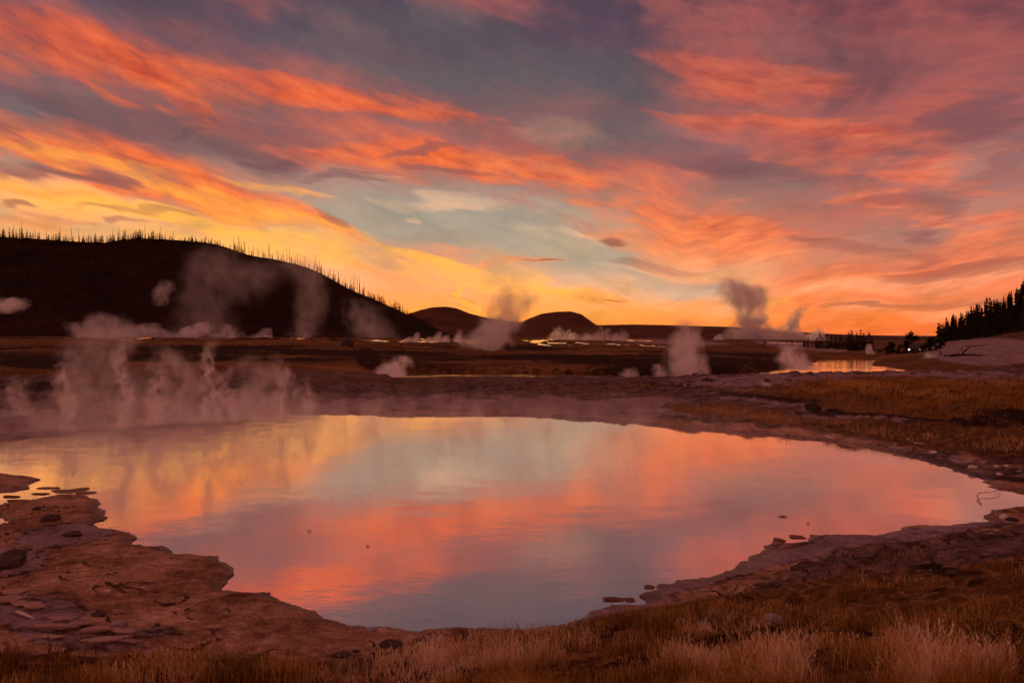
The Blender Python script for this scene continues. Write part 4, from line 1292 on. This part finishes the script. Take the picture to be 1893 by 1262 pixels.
def slab(px, py, wpx, dpx, thick, label, seed, tilt=(.1, .03), lift=.01, mat=None, group=None):
    """a lifted plate of sinter crust with a broken outline"""
    x, y, z = ground_at(px, py)
    w = wpx / 2 * y / F
    d = dpx / 2 * y / F * (y / EYE) * .8
    r_ = random.Random(seed)
    thick *= .5
    n = 13
    v, f = [], []
    outl = []
    for k in range(n):
        a = k * 6.2832 / n
        q = 1 + r_.uniform(-.3, .22)
        a += r_.uniform(-.12, .12)
        outl.append((math.cos(a) * w * q, math.sin(a) * d * q))
    for lvl, (s, zz2) in enumerate([(.93, thick), (1., thick * .72), (.97, thick * .1), (.8, -thick * .6)]):
        v += [(a * s, b * s, zz2 + r_.uniform(-.1, .1) * thick) for a, b in outl]
    for lvl in range(3):
        for k in range(n):
            a, b = lvl * n + k, lvl * n + (k + 1) % n
            f.append((a + n, b + n, b, a))
    v.append((0, 0, thick * 1.05))
    c = len(v) - 1
    f += [(k, (k + 1) % n, c) for k in range(n)]
    f.append(tuple(3 * n + k for k in reversed(range(n))))
    me = new_mesh('crust_slab', v, f, [mat or M_slab])
    o = link('crust_slab', me, None, (x, y, z + lift))
    o.rotation_euler = (tilt[0], tilt[1], r_.uniform(-.3, .3))
    return tag(o, label, 'crust slab', group)


place('rock', 220, 1157, 27, .72, 'largest rounded grey stone on the mud flat at lower left', seed=1, flat=.0)
place('rock', 186, 1163, 14, .7, 'small grey stone just left of the largest rounded one', seed=2)
place('rock', 252, 1168, 11, .6, 'small grey stone just right of the largest rounded one', seed=3)
place('rock', 198, 1096, 13, .35, 'pale flat stone alone on the orange mud above the slabs', seed=4, mat=M_pale, flat=1)
place('rock', 180, 1139, 24, .35, 'flat black form added as a dark hole in the mud behind the largest rounded stone', mat=M_dark, seed=5, flat=1)  # dark body added for the shade of a hole
place('rock', 290, 1157, 11, .5, 'tiny dark stone on the mud right of the slabs', mat=M_dark, seed=6)
place('rock', 93, 961, 30, .5, 'pointed black rock on the crust tongue at the left of the pool', mat=M_dark, seed=7)
place('rock', 68, 941, 14, .5, 'small dark rock behind the pointed black one', mat=M_dark, seed=8)
place('rock', 25, 1027, 42, .4, 'broad black form added as a dark cavity in the pale crust at the left edge', mat=M_dark, seed=9)  # dark body added where a shaded cavity opens in the crust
place('rock', 8, 1046, 60, .3, 'low black form added as the lower part of the dark cavity at the left edge', mat=M_dark, seed=10, flat=1)  # second dark body added for the same shaded cavity
place('rock', 132, 990, 34, .2, 'thin dark form added as a dark slit across the pale crust left of the pool', mat=M_dark, seed=11, flat=1)  # dark body added for the shade inside a slit
place('rock', 722, 1196, 42, .35, 'widest dark mossy lump below the bottom shore of the pool', mat=M_dark, seed=12)
place('rock', 697, 1209, 24, .35, 'dark lump just lower left of the widest mossy one', mat=M_dark, seed=13)
place('rock', 632, 1212, 34, .35, 'dark lump at the upper edge of the dry grass, left of the mossy ones', mat=M_dark, seed=14)
place('rock', 779, 1184, 18, .4, 'small dark lump right beneath the lowest point of the pool', mat=M_dark, seed=15)
place('rock', 688, 1166, 22, .3, 'flat grey stone set in the pool rim, lower left of centre', seed=16, flat=1)
place('rock', 657, 1205, 14, .4, 'small dark lump between the mossy lumps and the dry grass', mat=M_dark, seed=17)
place('rock', 1430, 1150, 30, .6, 'round stone with a pale cap among orange grass, lower right', seed=18)
place('rock', 1256, 1152, 19, .6, 'grey stone at the back of the pale grass, right of bottom centre', seed=19)
place('rock', 1467, 1117, 10, .8, 'small black stone above the yellow tuft on the right bank', mat=M_dark, seed=20)
place('rock', 1690, 1185, 40, .35, 'flat dark stone in bare soil behind the nearest grass, lower right', mat=M_dark, seed=21, flat=1)
place('rock', 1685, 1205, 26, .6, 'rounded stone just before the flat dark one, lower right', seed=22)
place('rock', 1855, 958, 16, .8, 'pale block at the right-hand rim of the pool', mat=M_pale, seed=23)
place('rock', 1872, 962, 20, .5, 'dark stone touching the pale block at the right-hand rim', mat=M_dark, seed=24)
place('rock', 1760, 1062, 24, .4, 'dark stone in the shaded hollow high on the right bank', mat=M_dark, seed=25)
for i, (x_, y_, w_, lab) in enumerate([(1679, 815, 5, 'tiny pale chip on the right shore, highest of the scattered ones'), (1725, 839, 11, 'pale flat stone on the right shore nearest the water'), (1737, 848, 9, 'small grey stone lower right of the pale flat one on the right shore'),
                                       (1768, 856, 11, 'grey stone in the middle of the stony right shore'), (1798, 865, 14, 'pale wedge-shaped stone on the stony right shore'), (1842, 863, 8, 'left one of two little pale stones side by side on the right shore'),
                                       (1861, 864, 8, 'right one of two little pale stones side by side on the right shore'), (1847, 878, 9, 'pale stone lowest on the stony right shore'), (1884, 872, 9, 'grey stone cut by the right edge on the stony shore'),
                                       (1655, 822, 10, 'grey stone at the upper left end of the stony right shore'), (1690, 832, 10, 'dark stone among the first pale chips of the right shore')]):
    place('rock', x_, y_, w_, .5, lab, seed=40 + i, mat=M_dark if 'dark' in lab else (M_stone if 'grey' in lab else M_pale), flat=i % 2)
# lifted crust plates, lower left
slab(118, 1152, 58, 10, .022, 'pale upper crust plate left of the largest rounded stone', 1, (.10, .0), .03)
slab(104, 1164, 72, 12, .03, 'long dark-edged crust plate below the pale upper one', 2, (-.06, .03), .02)
slab(150, 1160, 44, 9, .02, 'crust plate wedged between the long plate and the small grey stone', 3, (.05, .02), .025)
slab(176, 1172, 62, 11, .03, 'crust plate in front of the small grey stone, lower left', 4, (.04, -.03), .02)
slab(222, 1172, 66, 9, .03, 'crust plate under the largest rounded stone', 5, (.03, -.05), .01)
slab(196, 1186, 84, 12, .028, 'lowest and widest of the crust plates, just above the grass', 6, (.06, .02), .012)
slab(240, 1190, 60, 8, .026, 'crust plate at the right end of the lowest one', 7, (.02, -.05), .012)
slab(62, 1128, 56, 12, .03, 'upturned crust plate above the bleached stick', 8, (.16, .08), .03)
slab(18, 1116, 64, 13, .03, 'crust plate cut by the left edge, above the bleached stick', 9, (.12, -.03), .03)
slab(36, 1122, 34, 9, .022, 'small crust plate between the two upturned ones near the left edge', 10, (.2, .05), .02)
slab(90, 1180, 60, 10, .02, 'flat half-buried crust plate below the long dark-edged one', 11, (.02, .0), .008)
# islets of crust in the shallow inlet
for i, (x_, y_, w_, d_, lab) in enumerate([(40, 926, 66, 5, 'long low crust islet in the inlet, nearest the left edge'), (22, 918, 40, 4, 'thin crust islet just behind the long one'), (92, 902, 40, 3, 'thin crust islet off the tip of the spit'), (118, 908, 34, 3, 'small crust islet in the middle of the inlet mouth'),
                                            (146, 905, 22, 4, 'crust islet with a raised dark knob'), (160, 911, 24, 3, 'crust islet right of the raised knob, close to the tongue'), (75, 913, 30, 3, 'crust islet in the middle of the inlet')]):
    x, y = at(x_, y_)
    o = slab(x_, y_, w_, d_, .02, lab, 30 + i, (0, 0), 0, M_rim)
    o.location = (x, y, .002)
    o['category'] = 'crust islet'
o = place('rock', 146, 902, 9, .9, 'raised dark knob on a crust islet in the inlet', mat=M_dark, seed=61)


def stick(name, pts, rad, mat, label, cat):
    """a tapered bent stick through world points"""
    v, f = [], []
    n = len(pts)
    P0 = [Vector(p) for p in pts]
    for i, p in enumerate(P0):
        d = (P0[min(i + 1, n - 1)] - P0[max(i - 1, 0)]).normalized()
        a = d.cross(Vector((0, 0, 1)))
        a = a.normalized() if a.length > .1 else Vector((1, 0, 0))
        b = d.cross(a).normalized()
        r_ = rad * (1 - .6 * i / (n - 1)) if i else rad * .8
        for k in range(6):
            t = k * 6.2832 / 6
            v.append(tuple(p + (a * math.cos(t) + b * math.sin(t)) * r_))
    for i in range(n - 1):
        for k in range(6):
            a, b = i * 6 + k, i * 6 + (k + 1) % 6
            f.append((a, b, b + 6, a + 6))
    f.append(tuple(range(5, -1, -1)))
    f.append(tuple((n - 1) * 6 + k for k in range(6)))
    o = link(name, new_mesh(name, v, f, [mat], True))
    if label:
        tag(o, label, cat)
    return o


def gp(px, py, up=0.):
    x, y, z = ground_at(px, py)
    return (x, y, z + up)


stick('driftwood', [gp(31, 1136, .02), gp(40, 1141, .025), gp(52, 1144, .02), gp(62, 1146, .012)], .014, M_pale, 'short bleached stick lying on crust at the lower left', 'driftwood')
stick('driftwood', [gp(1526, 810, .04), gp(1532, 812, .05), gp(1540, 814, .03)], .03, M_pale, 'little bleached stick on the far right shore of the pool', 'driftwood')
stick('driftwood', [gp(1690, 822, .03), gp(1698, 822.5, .03), gp(1708, 823, .02)], .018, M_pale, 'thin pale stick lying level on the stony right shore', 'driftwood')
stick('driftwood', [gp(1706, 807, .03), gp(1714, 806, .03), gp(1721, 807, .02)], .014, M_pale, 'thin pale stick at the foot of the gold grass, right shore', 'driftwood')
lg = stick('driftwood', [gp(1492, 757, .05), gp(1500, 757, .09), gp(1509, 757, .07), gp(1517, 758, .04)], .13, M_drift, 'charred log lying at the foot of the right-hand grassy mound', 'driftwood')
stick('driftwood', [gp(1528, 761, .03), gp(1545, 763, .05), gp(1560, 766, .02)], .06, M_drift, 'thin charred branch right of the charred log', 'driftwood')
# a dead tree lying at the foot of the sinter slope
Yd = 66
root = bpy.data.objects.new('fallen_tree', None)
COL.objects.link(root)
bx_, bz_ = (1800 - CX) / F * Yd, height((1800 - CX) / F * Yd, Yd)
root.location = (bx_, Yd, bz_)
tag(root, 'dead fallen tree with raised forked branches before the sinter slope', 'dead tree')
sc_ = Yd / F


def rel(px, pz, dy=0.):
    return ((px - 1800) * sc_, dy, (675 - pz) * sc_ + .1)


for nm, pp, rd in [('trunk', [rel(1758, 674), rel(1775, 672), rel(1795, 672), rel(1830, 674)], .16), ('branch', [rel(1776, 673), rel(1782, 667), rel(1786, 660, -.3), rel(1789, 655, -.4)], .10),
                   ('branch', [rel(1782, 668), rel(1779, 663, .2), rel(1784, 657, .3)], .05), ('branch', [rel(1740, 673), rel(1738, 668), rel(1737, 663)], .07), ('branch', [rel(1772, 672), rel(1774, 665, .3), rel(1775, 661)], .05),
                   ('branch', [rel(1784, 657), rel(1800, 656), rel(1820, 654), rel(1838, 652, .5)], .05), ('branch', [rel(1745, 674), rel(1758, 673), rel(1765, 670)], .10)]:
    b = stick(nm, pp, rd, M_drift, None, None)
    b.parent = root
# stump on the near bank of the river bend
x, y, z = ground_at(1533, 684)
z = height(x, y)
me = rock_mesh('stump', .13, .12, .36, 71, M_drift)
tag(link('stump', me, None, (x, y, z + .18)), 'small dark stump standing at the water of the far river bend', 'stump')
x = (643 - CX) / F * 100
me = rock_mesh('rock', .9, .7, .9, 72, M_dark)
tag(link('rock', me, None, (x, 100, height(x, 100) + .3)), 'dark pointed outcrop on the river terrace, below the tapering left hill', 'rock')

# brown stem, foreground, and thin stems at the shore
x, y, z = ground_at(937, 1262)
s_ = y / F
stick('stem', [(x, y, z - .02), (x + .002, y, z + 15 * s_), (x - .003, y, z + 30 * s_), (x, y, z + 42 * s_)], .006, M_rim, 'stiff brown stem standing alone in the grass at bottom centre', 'stem')
for i, (p0, p1) in enumerate([((961, 1168), (952, 1146)), ((958, 1168), (943, 1152)), ((965, 1168), (950, 1150)), ((1011, 1160), (1010, 1150))]):
    x, y, z = ground_at(*p0)
    s_ = y / F
    dx_, dz_ = (p1[0] - p0[0]) * s_, (p0[1] - p1[1]) * s_
    stick('stem', [(x, y, z - .01), (x + dx_ * .3, y, z + dz_ * .5), (x + dx_, y, z + dz_)], .0022, M_rim,
          ['longest thin stem leaning left over the lower shore of the pool', 'lowest thin stem leaning left over the lower shore', 'thin stem between two others at the lower shore', 'short upright stem at the lower shore, right of the leaning ones'][i], 'stem')
tw = [(1814, 932, .004), (1810, 925, .02), (1806, 916, .035), (1810, 911, .04), (1822, 909.5, .045), (1836, 908, .05), (1846, 905, .05), (1852, 902, .02)]
stick('twig', [(*at(a, b, c), c) for a, b, c in tw], .006, M_drift, 'thin crooked twig arching out of the water at the right tip of the pool', 'twig')
stick('twig', [(*at(1847, 908, .01), .01), (*at(1842, 903, .05), .05), (*at(1838, 900, .02), .02)], .005, M_drift, 'short twig crossing the crooked one at the right tip of the pool', 'twig')
# things afloat
for i, (x_, y_, w_, lab) in enumerate([(1447, 955, 22, 'dark feather-like leaf floating in the right half of the pool'), (680, 1010, 8, 'dark speck floating in the left half of the pool'), (1494, 969, 7, 'tiny speck floating right of the feather-like leaf'), (572, 982, 12, 'faint pale leaf floating in the left half of the pool')]):
    x, y = at(x_, y_)
    w = w_ / 2 * y / F
    me = new_mesh('leaf', [(-w, 0, .003), (-.3 * w, -.4 * w, .006), (w, -.1 * w, .004), (.2 * w, .35 * w, .012), (0, 0, .02)], [(0, 1, 4), (1, 2, 4), (2, 3, 4), (3, 0, 4)], [M_drift if 'pale' not in lab else M_slab])
    tag(link('leaf', me, None, (x, y, 0)), lab, 'leaf')
for i, (x_, y_, w_, lab) in enumerate([(1138, 1108, 26, 'clump of dark crust debris in the water off the lower right shore'), (1131, 1121, 7, 'small dark bit below the debris clump off the lower right shore'), (1165, 1109, 12, 'thin dark bit right of the debris clump off the lower right shore'),
                                        (1202, 1085, 12, 'small dark bit off the notch in the lower right shore'), (1474, 993, 16, 'crumbled dark crust in the notch of the right-hand shore'), (1440, 998, 12, 'small dark crust bit left of the crumbled crust')]):
    x, y = at(x_, y_)
    w = w_ / 2 * y / F
    o = slab(x_, y_, w_ * 1.3, 4, .014, lab, 80 + i, (.03, .05), 0, M_rim)
    o.name = 'crust_debris'
    o.location = (x, y, .004)
    o['category'] = 'crust debris'

# ------------------------------------------------------------------ parked car, seen head-on under the trees with its lamps lit
Yc = 97.
M_paint = plain('car_paint', (.02, .02, .024), .1, 3, .55, .0, .2)
M_glass = plain('car_glass', (.03, .03, .035), .1, 3, .25, .0, .3)
M_tyre = plain('tyre', (.015, .015, .015), .1, 9, .8)


def lampmat(e):
    m_ = bpy.data.materials.new('lamp')
    m_.use_nodes = True
    N = NT(m_.node_tree)
    em = N.n('ShaderNodeEmission')
    em.inputs[0].default_value = (1., .78, .5, 1)
    em.inputs[1].default_value = e
    o_ = N.n('ShaderNodeOutputMaterial')
    N.l(em.outputs[0], o_.inputs[0])
    return m_


x = (1690.5 - CX) / F * Yc
zc = EYE - (659.5 - HY) / F * Yc
zc = height(x, Yc)
car = bpy.data.objects.new('car', None)
COL.objects.link(car)
car.location = (x, Yc, zc)
car.rotation_euler = (0, 0, -math.atan2(x, Yc))
tag(car, 'dark car parked head-on under the bushy trees with one bright headlamp', 'car')
body = [(-.86, 0, .25), (.86, 0, .25), (.86, 0, .72), (.72, 0, .84), (-.72, 0, .84), (-.86, 0, .72)]
v = [(a, -.1 if c > .8 else -.2, c) for a, b, c in body] + [(a, 4.1, c + .08) for a, b, c in body]
f = [(0, 1, 2, 3, 4, 5), (11, 10, 9, 8, 7, 6)] + [(i, i + 6, (i + 1) % 6 + 6, (i + 1) % 6) for i in range(6)]
link('body', new_mesh('body', v, f, [M_paint]), car)
v = [(-.74, 1.0, .86), (.74, 1.0, .86), (.58, 1.7, 1.42), (-.58, 1.7, 1.42), (-.76, 3.7, .92), (.76, 3.7, .92), (.6, 3.1, 1.42), (-.6, 3.1, 1.42)]
link('cabin', new_mesh('cabin', v, [(1, 2, 6, 5), (0, 4, 7, 3), (2, 3, 7, 6), (5, 6, 7, 4)], [M_paint]), car)
link('windscreen', new_mesh('windscreen', v, [(0, 3, 2, 1)], [M_glass]), car)
for sx in (-1, 1):
    for wy in (.65, 3.3):
        w_ = []
        for side in (0, 1):
            for k in range(14):
                a = k * 6.2832 / 14
                w_.append((sx * (.78 + .12 * side), wy + math.cos(a) * .32, .32 + math.sin(a) * .32))
        ff = [(k, (k + 1) % 14, (k + 1) % 14 + 14, k + 14) for k in range(14)] + [tuple(range(14)), tuple(range(27, 13, -1))]
        link('wheel', new_mesh('wheel', w_, ff, [M_tyre]), car)
    hl = rock_mesh('headlamp', .10, .05, .09, 90, lampmat(5. if sx < 0 else .3), 0, 2)
    link('headlamp', hl, car, (sx * .66, -.22, .62))

# ------------------------------------------------------------------ pebbles and crumbs: stuff
pv, pf = [], []
oct_v = np.array([(1, 0, 0), (0, 1, 0), (-1, 0, 0), (0, -1, 0), (0, 0, .8), (0, 0, -.4)], float)
oct_f = np.array([(0, 1, 4), (1, 2, 4), (2, 3, 4), (3, 0, 4), (1, 0, 5), (2, 1, 5), (3, 2, 5), (0, 3, 5)])
NP_ = 9000
ang = rs.uniform(-.68, .68, NP_)
rad = 3.2 + rs.uniform(0, 1, NP_) ** 1.5 * 16
pX, pY = rad * np.sin(ang), rad * np.cos(ang)
pZ, pD, _r = terrain(pX, pY)
ppx, ppy = project(pX, pY, pZ)
keep = (pD > .08) & (vnoise(pX * 1.2, pY * 1.2, 5) > .42) & ((ppx > 1250) | (ppx < 350) | (rs.uniform(0, 1, NP_) < .35))
pX, pY, pZ = pX[keep], pY[keep], pZ[keep]
n_ = len(pX)
sz = (.004 + .014 * rs.uniform(0, 1, n_) ** 3) * np.clip(np.hypot(pX, pY) / 6, .7, 2.2)
rot = rs.uniform(0, 6.28, n_)
sc3 = np.stack([sz * rs.uniform(.7, 1.5, n_), sz * rs.uniform(.6, 1.2, n_), sz * rs.uniform(.35, .8, n_)], -1)
V = oct_v[None] * sc3[:, None]
V = V * (1 + rs.uniform(-.25, .25, V.shape))
cr_, sr_ = np.cos(rot)[:, None], np.sin(rot)[:, None]
V = np.stack([V[..., 0] * cr_ - V[..., 1] * sr_ + pX[:, None], V[..., 0] * sr_ + V[..., 1] * cr_ + pY[:, None], V[..., 2] + pZ[:, None]], -1)
Fc = (oct_f[None] + (np.arange(n_) * 6)[:, None, None]).reshape(-1, 3)
pm = new_mesh('pebbles', V.reshape(-1, 3), Fc, [M_dark, M_stone, M_slab], False, np.repeat(rs.choice([0, 0, 0, 1, 2, 2], n_), 8))
tag(link('pebbles', pm), 'crumbs of dark and pale stone scattered over the banks', 'pebbles', None, 'stuff')

# ------------------------------------------------------------------ dry grass


def _grass(N, b_, o_):
    a_ = N.n('ShaderNodeAttribute', attribute_name='tone')
    sr = N.n('ShaderNodeSeparateColor')
    N.l(a_.outputs['Color'], sr.inputs[0])
    c = N.ramp(sr.outputs[0], [(0., (.05, .026, .010)), (.25, (.17, .08, .02)), (.45, (.44, .24, .05)), (.62, (.60, .37, .13)), (.8, (.82, .62, .38)), (1., (.92, .78, .58))])
    g_ = N.mix(sr.outputs[1], c, (.13, .11, .025, 1))
    # stems are browner at the base
    g_ = N.mix(1., g_, N.ramp(sr.outputs[2], [(0, (.7, .6, .55)), (.4, (1, 1, 1))]), 'MULTIPLY')
    N.l(g_, b_.inputs['Base Color'])
    tr = N.n('ShaderNodeBsdfTranslucent')
    N.l(g_, tr.inputs[0])
    mx = N.n('ShaderNodeMixShader')
    mx.inputs[0].default_value = .5
    N.l(b_.outputs[0], mx.inputs[1])
    N.l(tr.outputs[0], mx.inputs[2])
    N.l(mx.outputs[0], o_.inputs[0])


M_grass = material('dry_grass', _grass, .8, .1)


def blades(x, y, z, h, w, bend, tone, green, head=None, name='grass', label=''):
    """curved tapering blades; head > 0 adds a feathery seed head"""
    n = len(x)
    a = rs.uniform(0, 6.28, n)
    bx, by = np.cos(a), np.sin(a)
    fa = rs.uniform(-1.2, 1.2, n)
    sx, sy = np.cos(fa), np.sin(fa)
    ts = np.array([0, .4, .75, 1.])
    ws = np.array([1., .85, .6, 0.])
    V = []
    for t, q in zip(ts, ws):
        off = bend * h * t ** 2
        cx_, cy_, cz_ = x + bx * off, y + by * off, z - .01 + h * t * (1 - .25 * bend * t)
        if q > 0:
            V.append(np.stack([cx_ - sx * w * q, cy_ - sy * w * q, cz_], -1))
            V.append(np.stack([cx_ + sx * w * q, cy_ + sy * w * q, cz_], -1))
        else:
            V.append(np.stack([cx_, cy_, cz_], -1))
    V = np.stack(V, 1)          # n,7,3
    F0 = np.array([(0, 1, 3), (0, 3, 2), (2, 3, 5), (2, 5, 4), (4, 5, 6)])
    nv = 7
    Fs = (F0[None] + (np.arange(n) * nv)[:, None, None]).reshape(-1, 3)
    Vs = V.reshape(-1, 3)
    tt = np.array([0, 0, .4, .4, .75, .75, 1.])
    T = np.stack([np.repeat(tone, nv), np.repeat(green, nv), np.tile(tt, n), np.ones(n * nv)], -1)
    if head is not None:
        k = np.nonzero(head > 0)[0]
        top = V[k, 6]
        d_ = top - (V[k, 2] + V[k, 3]) / 2
        d_ /= np.linalg.norm(d_, axis=1)[:, None] + 1e-9
        VV, FF, TT = [Vs], [Fs], [T]
        base = len(Vs)
        for j in range(7):
            aa = rs.uniform(0, 6.28, len(k))
            L = head[k] * rs.uniform(.35, .9, len(k))
            st = top - d_ * (head[k] * rs.uniform(-.1, 1.0, len(k)))[:, None]
            dirv = d_ * .8 + np.stack([np.cos(aa) * .45, np.sin(aa) * .45, rs.uniform(0, .4, len(k))], -1)
            e = st + dirv * L[:, None] * .55
            wv = np.stack([-np.sin(aa), np.cos(aa), 0 * aa], -1) * (w[k] * 1.1)[:, None]
            m3 = (st + e) / 2
            tri = np.stack([st, m3 + wv, e, m3 - wv], 1).reshape(-1, 3)
            b0 = base + np.arange(len(k))[:, None] * 4
            FF += [np.concatenate([b0 + np.array([0, 1, 2]), b0 + np.array([0, 2, 3])])]
            VV.append(tri)
            TT.append(np.stack([np.repeat(np.clip(tone[k] + .12, 0, 1), 4), np.repeat(green[k] * .3, 4), np.ones(len(k) * 4), np.ones(len(k) * 4)], -1))
            base += len(k) * 4
        Vs, Fs, T = np.vstack(VV), np.vstack(FF), np.vstack(TT)
    me = new_mesh(name, Vs, Fs, [M_grass])
    attr(me, 'tone', T, 'FLOAT_COLOR')
    o = link(name, me)
    tag(o, label, 'grass', None, 'stuff')
    return len(Fs)


def scatter(n, r0, r1, a0, a1, power=1.):
    t = rs.uniform(0, 1, n) ** power
    rad = r0 + (r1 - r0) * t
    an = rs.uniform(a0, a1, n)
    x, y = rad * np.sin(an), rad * np.cos(an)
    z, dp, dr = terrain(x, y)
    px, py = project(x, y, z)
    return x, y, z, dp, dr, px, py


# foreground
x, y, z, dp, dr, px, py = scatter(170000, 2.9, 8.0, -.78, .78, 1.35)
wx = fbm(x * 1.4, y * 1.4, 3, 201) * 34
qx, qy = px + wx, py + fbm(x * 1.2 + 5, y * 1.2, 4, 203) * 22
top_l = np.interp(qx, [-300, 0, 300, 500, 640, 760, 900, 960, 1060, 1150, 1250, 1400, 1500, 1893, 2300], [1170, 1200, 1205, 1218, 1226, 1216, 1185, 1165, 1150, 1128, 1120, 1108, 1085, 1040, 1000])
inband = sstep(-4, 10, qy - top_l)
near_r = sstep(0, 16, qy - np.interp(qx, [900, 1000, 1200, 1400, 1600, 1893], [1330, 1275, 1225, 1190, 1180, 1160]))
gap = blob(qx, qy, [(1130, 1236, 230, 12, -12, 1), (1330, 1190, 150, 10, -14, 1), (1470, 1165, 120, 9, 0, .7)])
gap = gap * (near_r < .5)
mound = (qx > 1270) & (near_r < .5)
clump = vnoise(x * 2.6, y * 2.6, 207) * .5 + vnoise(x * 6, y * 6, 209) * .5
prob = inband * (1 - gap) * sstep(.30, .62, clump + .10)
prob = np.where(mound, inband * sstep(.42, .56, clump), prob)
yel = blob(qx, qy, [(1505, 1120, 70, 26, -25, 1), (1620, 1040, 110, 16, -12, .8), (1690, 1015, 50, 18, -20, .8), (1400, 1140, 90, 14, -10, .6), (1150, 1150, 150, 26, -10, .7), (1850, 1090, 90, 12, 0, .6)])
prob = np.maximum(prob, yel * .8 * sstep(.1, .4, clump))
k = (rs.uniform(0, 1, len(x)) < prob) & (dp > .25)
x, y, z, qx, qy, yel, near_r, mound, clump = [a[k] for a in (x, y, z, qx, qy, yel, near_r, mound, clump)]
n_ = len(x)
pale = blob(qx, qy, [(300, 1235, 160, 30, 0, .55), (800, 1235, 260, 40, -6, .9), (1050, 1205, 160, 26, -10, .9), (1300, 1150, 60, 20, -10, .9), (1500, 1235, 420, 50, 0, .7), (1750, 1240, 160, 60, 0, .75)])
gold = blob(qx, qy, [(100, 1240, 200, 60, 0, .8), (1150, 1150, 200, 26, -10, .9)])
tone = np.clip(.44 + .32 * pale - .02 * gold + .55 * (vnoise(x * 3.5, y * 3.5, 215) - .5) + .2 * (clump - .5) + rs.normal(0, .13, n_) - .06 * mound * (yel < .3) - .0 * yel, .02, 1.)
green = np.clip(yel * .35 + blob(qx, qy, [(420, 1235, 60, 30, 0, .6), (640, 1236, 70, 16, 0, .5), (60, 1255, 90, 20, 0, .3)]) + rs.uniform(-.1, .1, n_), 0, .8)
hh = (.07 + .13 * rs.uniform(0, 1, n_) ** 1.3) * (1 + .15 * pale + .2 * near_r) * np.where(mound, .5, .72) * (.35 + 1.1 * vnoise(x * 2.2, y * 2.2, 211))
hd = np.where((rs.uniform(0, 1, n_) < .22 * (pale > .25)), hh * .34, 0)
ww = .0013 + .0011 * rs.uniform(0, 1, n_)
nf = blades(x, y, z, hh, ww, rs.uniform(.05, .75, n_) ** 1.3, tone, green, hd, 'grass', 'pale and golden dry grass with feathery heads along the near bank')

# grassy mounds across the pool on the right, and thin growth along the far flats
x, y, z, dp, dr, px, py = scatter(210000, 9.5, 46, -.2, .80, 1.1)
qx, qy = px + fbm(x * .5, y * .5, 3, 221) * 40, py + fbm(x * .5 + 3, y * .5, 4, 223) * 8
g = blob(qx, qy, [(1700, 735, 280, 36, 4, 1), (1893, 760, 220, 60, 0, 1), (1500, 728, 90, 14, 4, .7), (1560, 789, 330, 13, 7, 1.), (1800, 812, 150, 22, 10, 1.), (1330, 766, 130, 7, 5, .6), (1420, 725, 120, 8, 3, .4), (1100, 716, 160, 6, 0, .3), (2100, 790, 200, 80, 0, 1)])
void = blob(qx, qy, [(1700, 776, 240, 5, 5, 1), (1893, 768, 120, 14, 4, .8), (1600, 772, 150, 6, 6, 1)])
clump = vnoise(x * .9, y * .9, 231) * .5 + vnoise(x * 2.6, y * 2.6, 233) * .5
prob = g * sstep(.38, .60, clump + .06) * (1 - void)
k = (rs.uniform(0, 1, len(x)) < prob) & (dp > .7) & (dr > 1.5)
x, y, z, qx, qy, clump = [a[k] for a in (x, y, z, qx, qy, clump)]
n_ = len(x)
bright = blob(qx, qy, [(1560, 789, 330, 12, 7, .8), (1800, 815, 160, 22, 10, 1.), (1650, 722, 200, 12, 4, .6), (1500, 722, 60, 8, 4, .5), (1893, 712, 200, 10, 0, .4)])
tone = np.clip(.36 + .26 * bright + .25 * (clump - .5) + rs.normal(0, .08, n_), .02, 1.)
hh = (.09 + .13 * rs.uniform(0, 1, n_)) * (.75 + .5 * bright) * np.clip(np.hypot(x, y) / 20, .75, 1.3)
ww = .0035 * np.clip(np.hypot(x, y) / 16, .8, 2.2)
nf = blades(x, y, z, hh, ww * np.ones(n_), rs.uniform(.1, .7, n_), tone, np.zeros(n_), None, 'grass', 'rust and gold dry grass covering the mounds right of the pool')
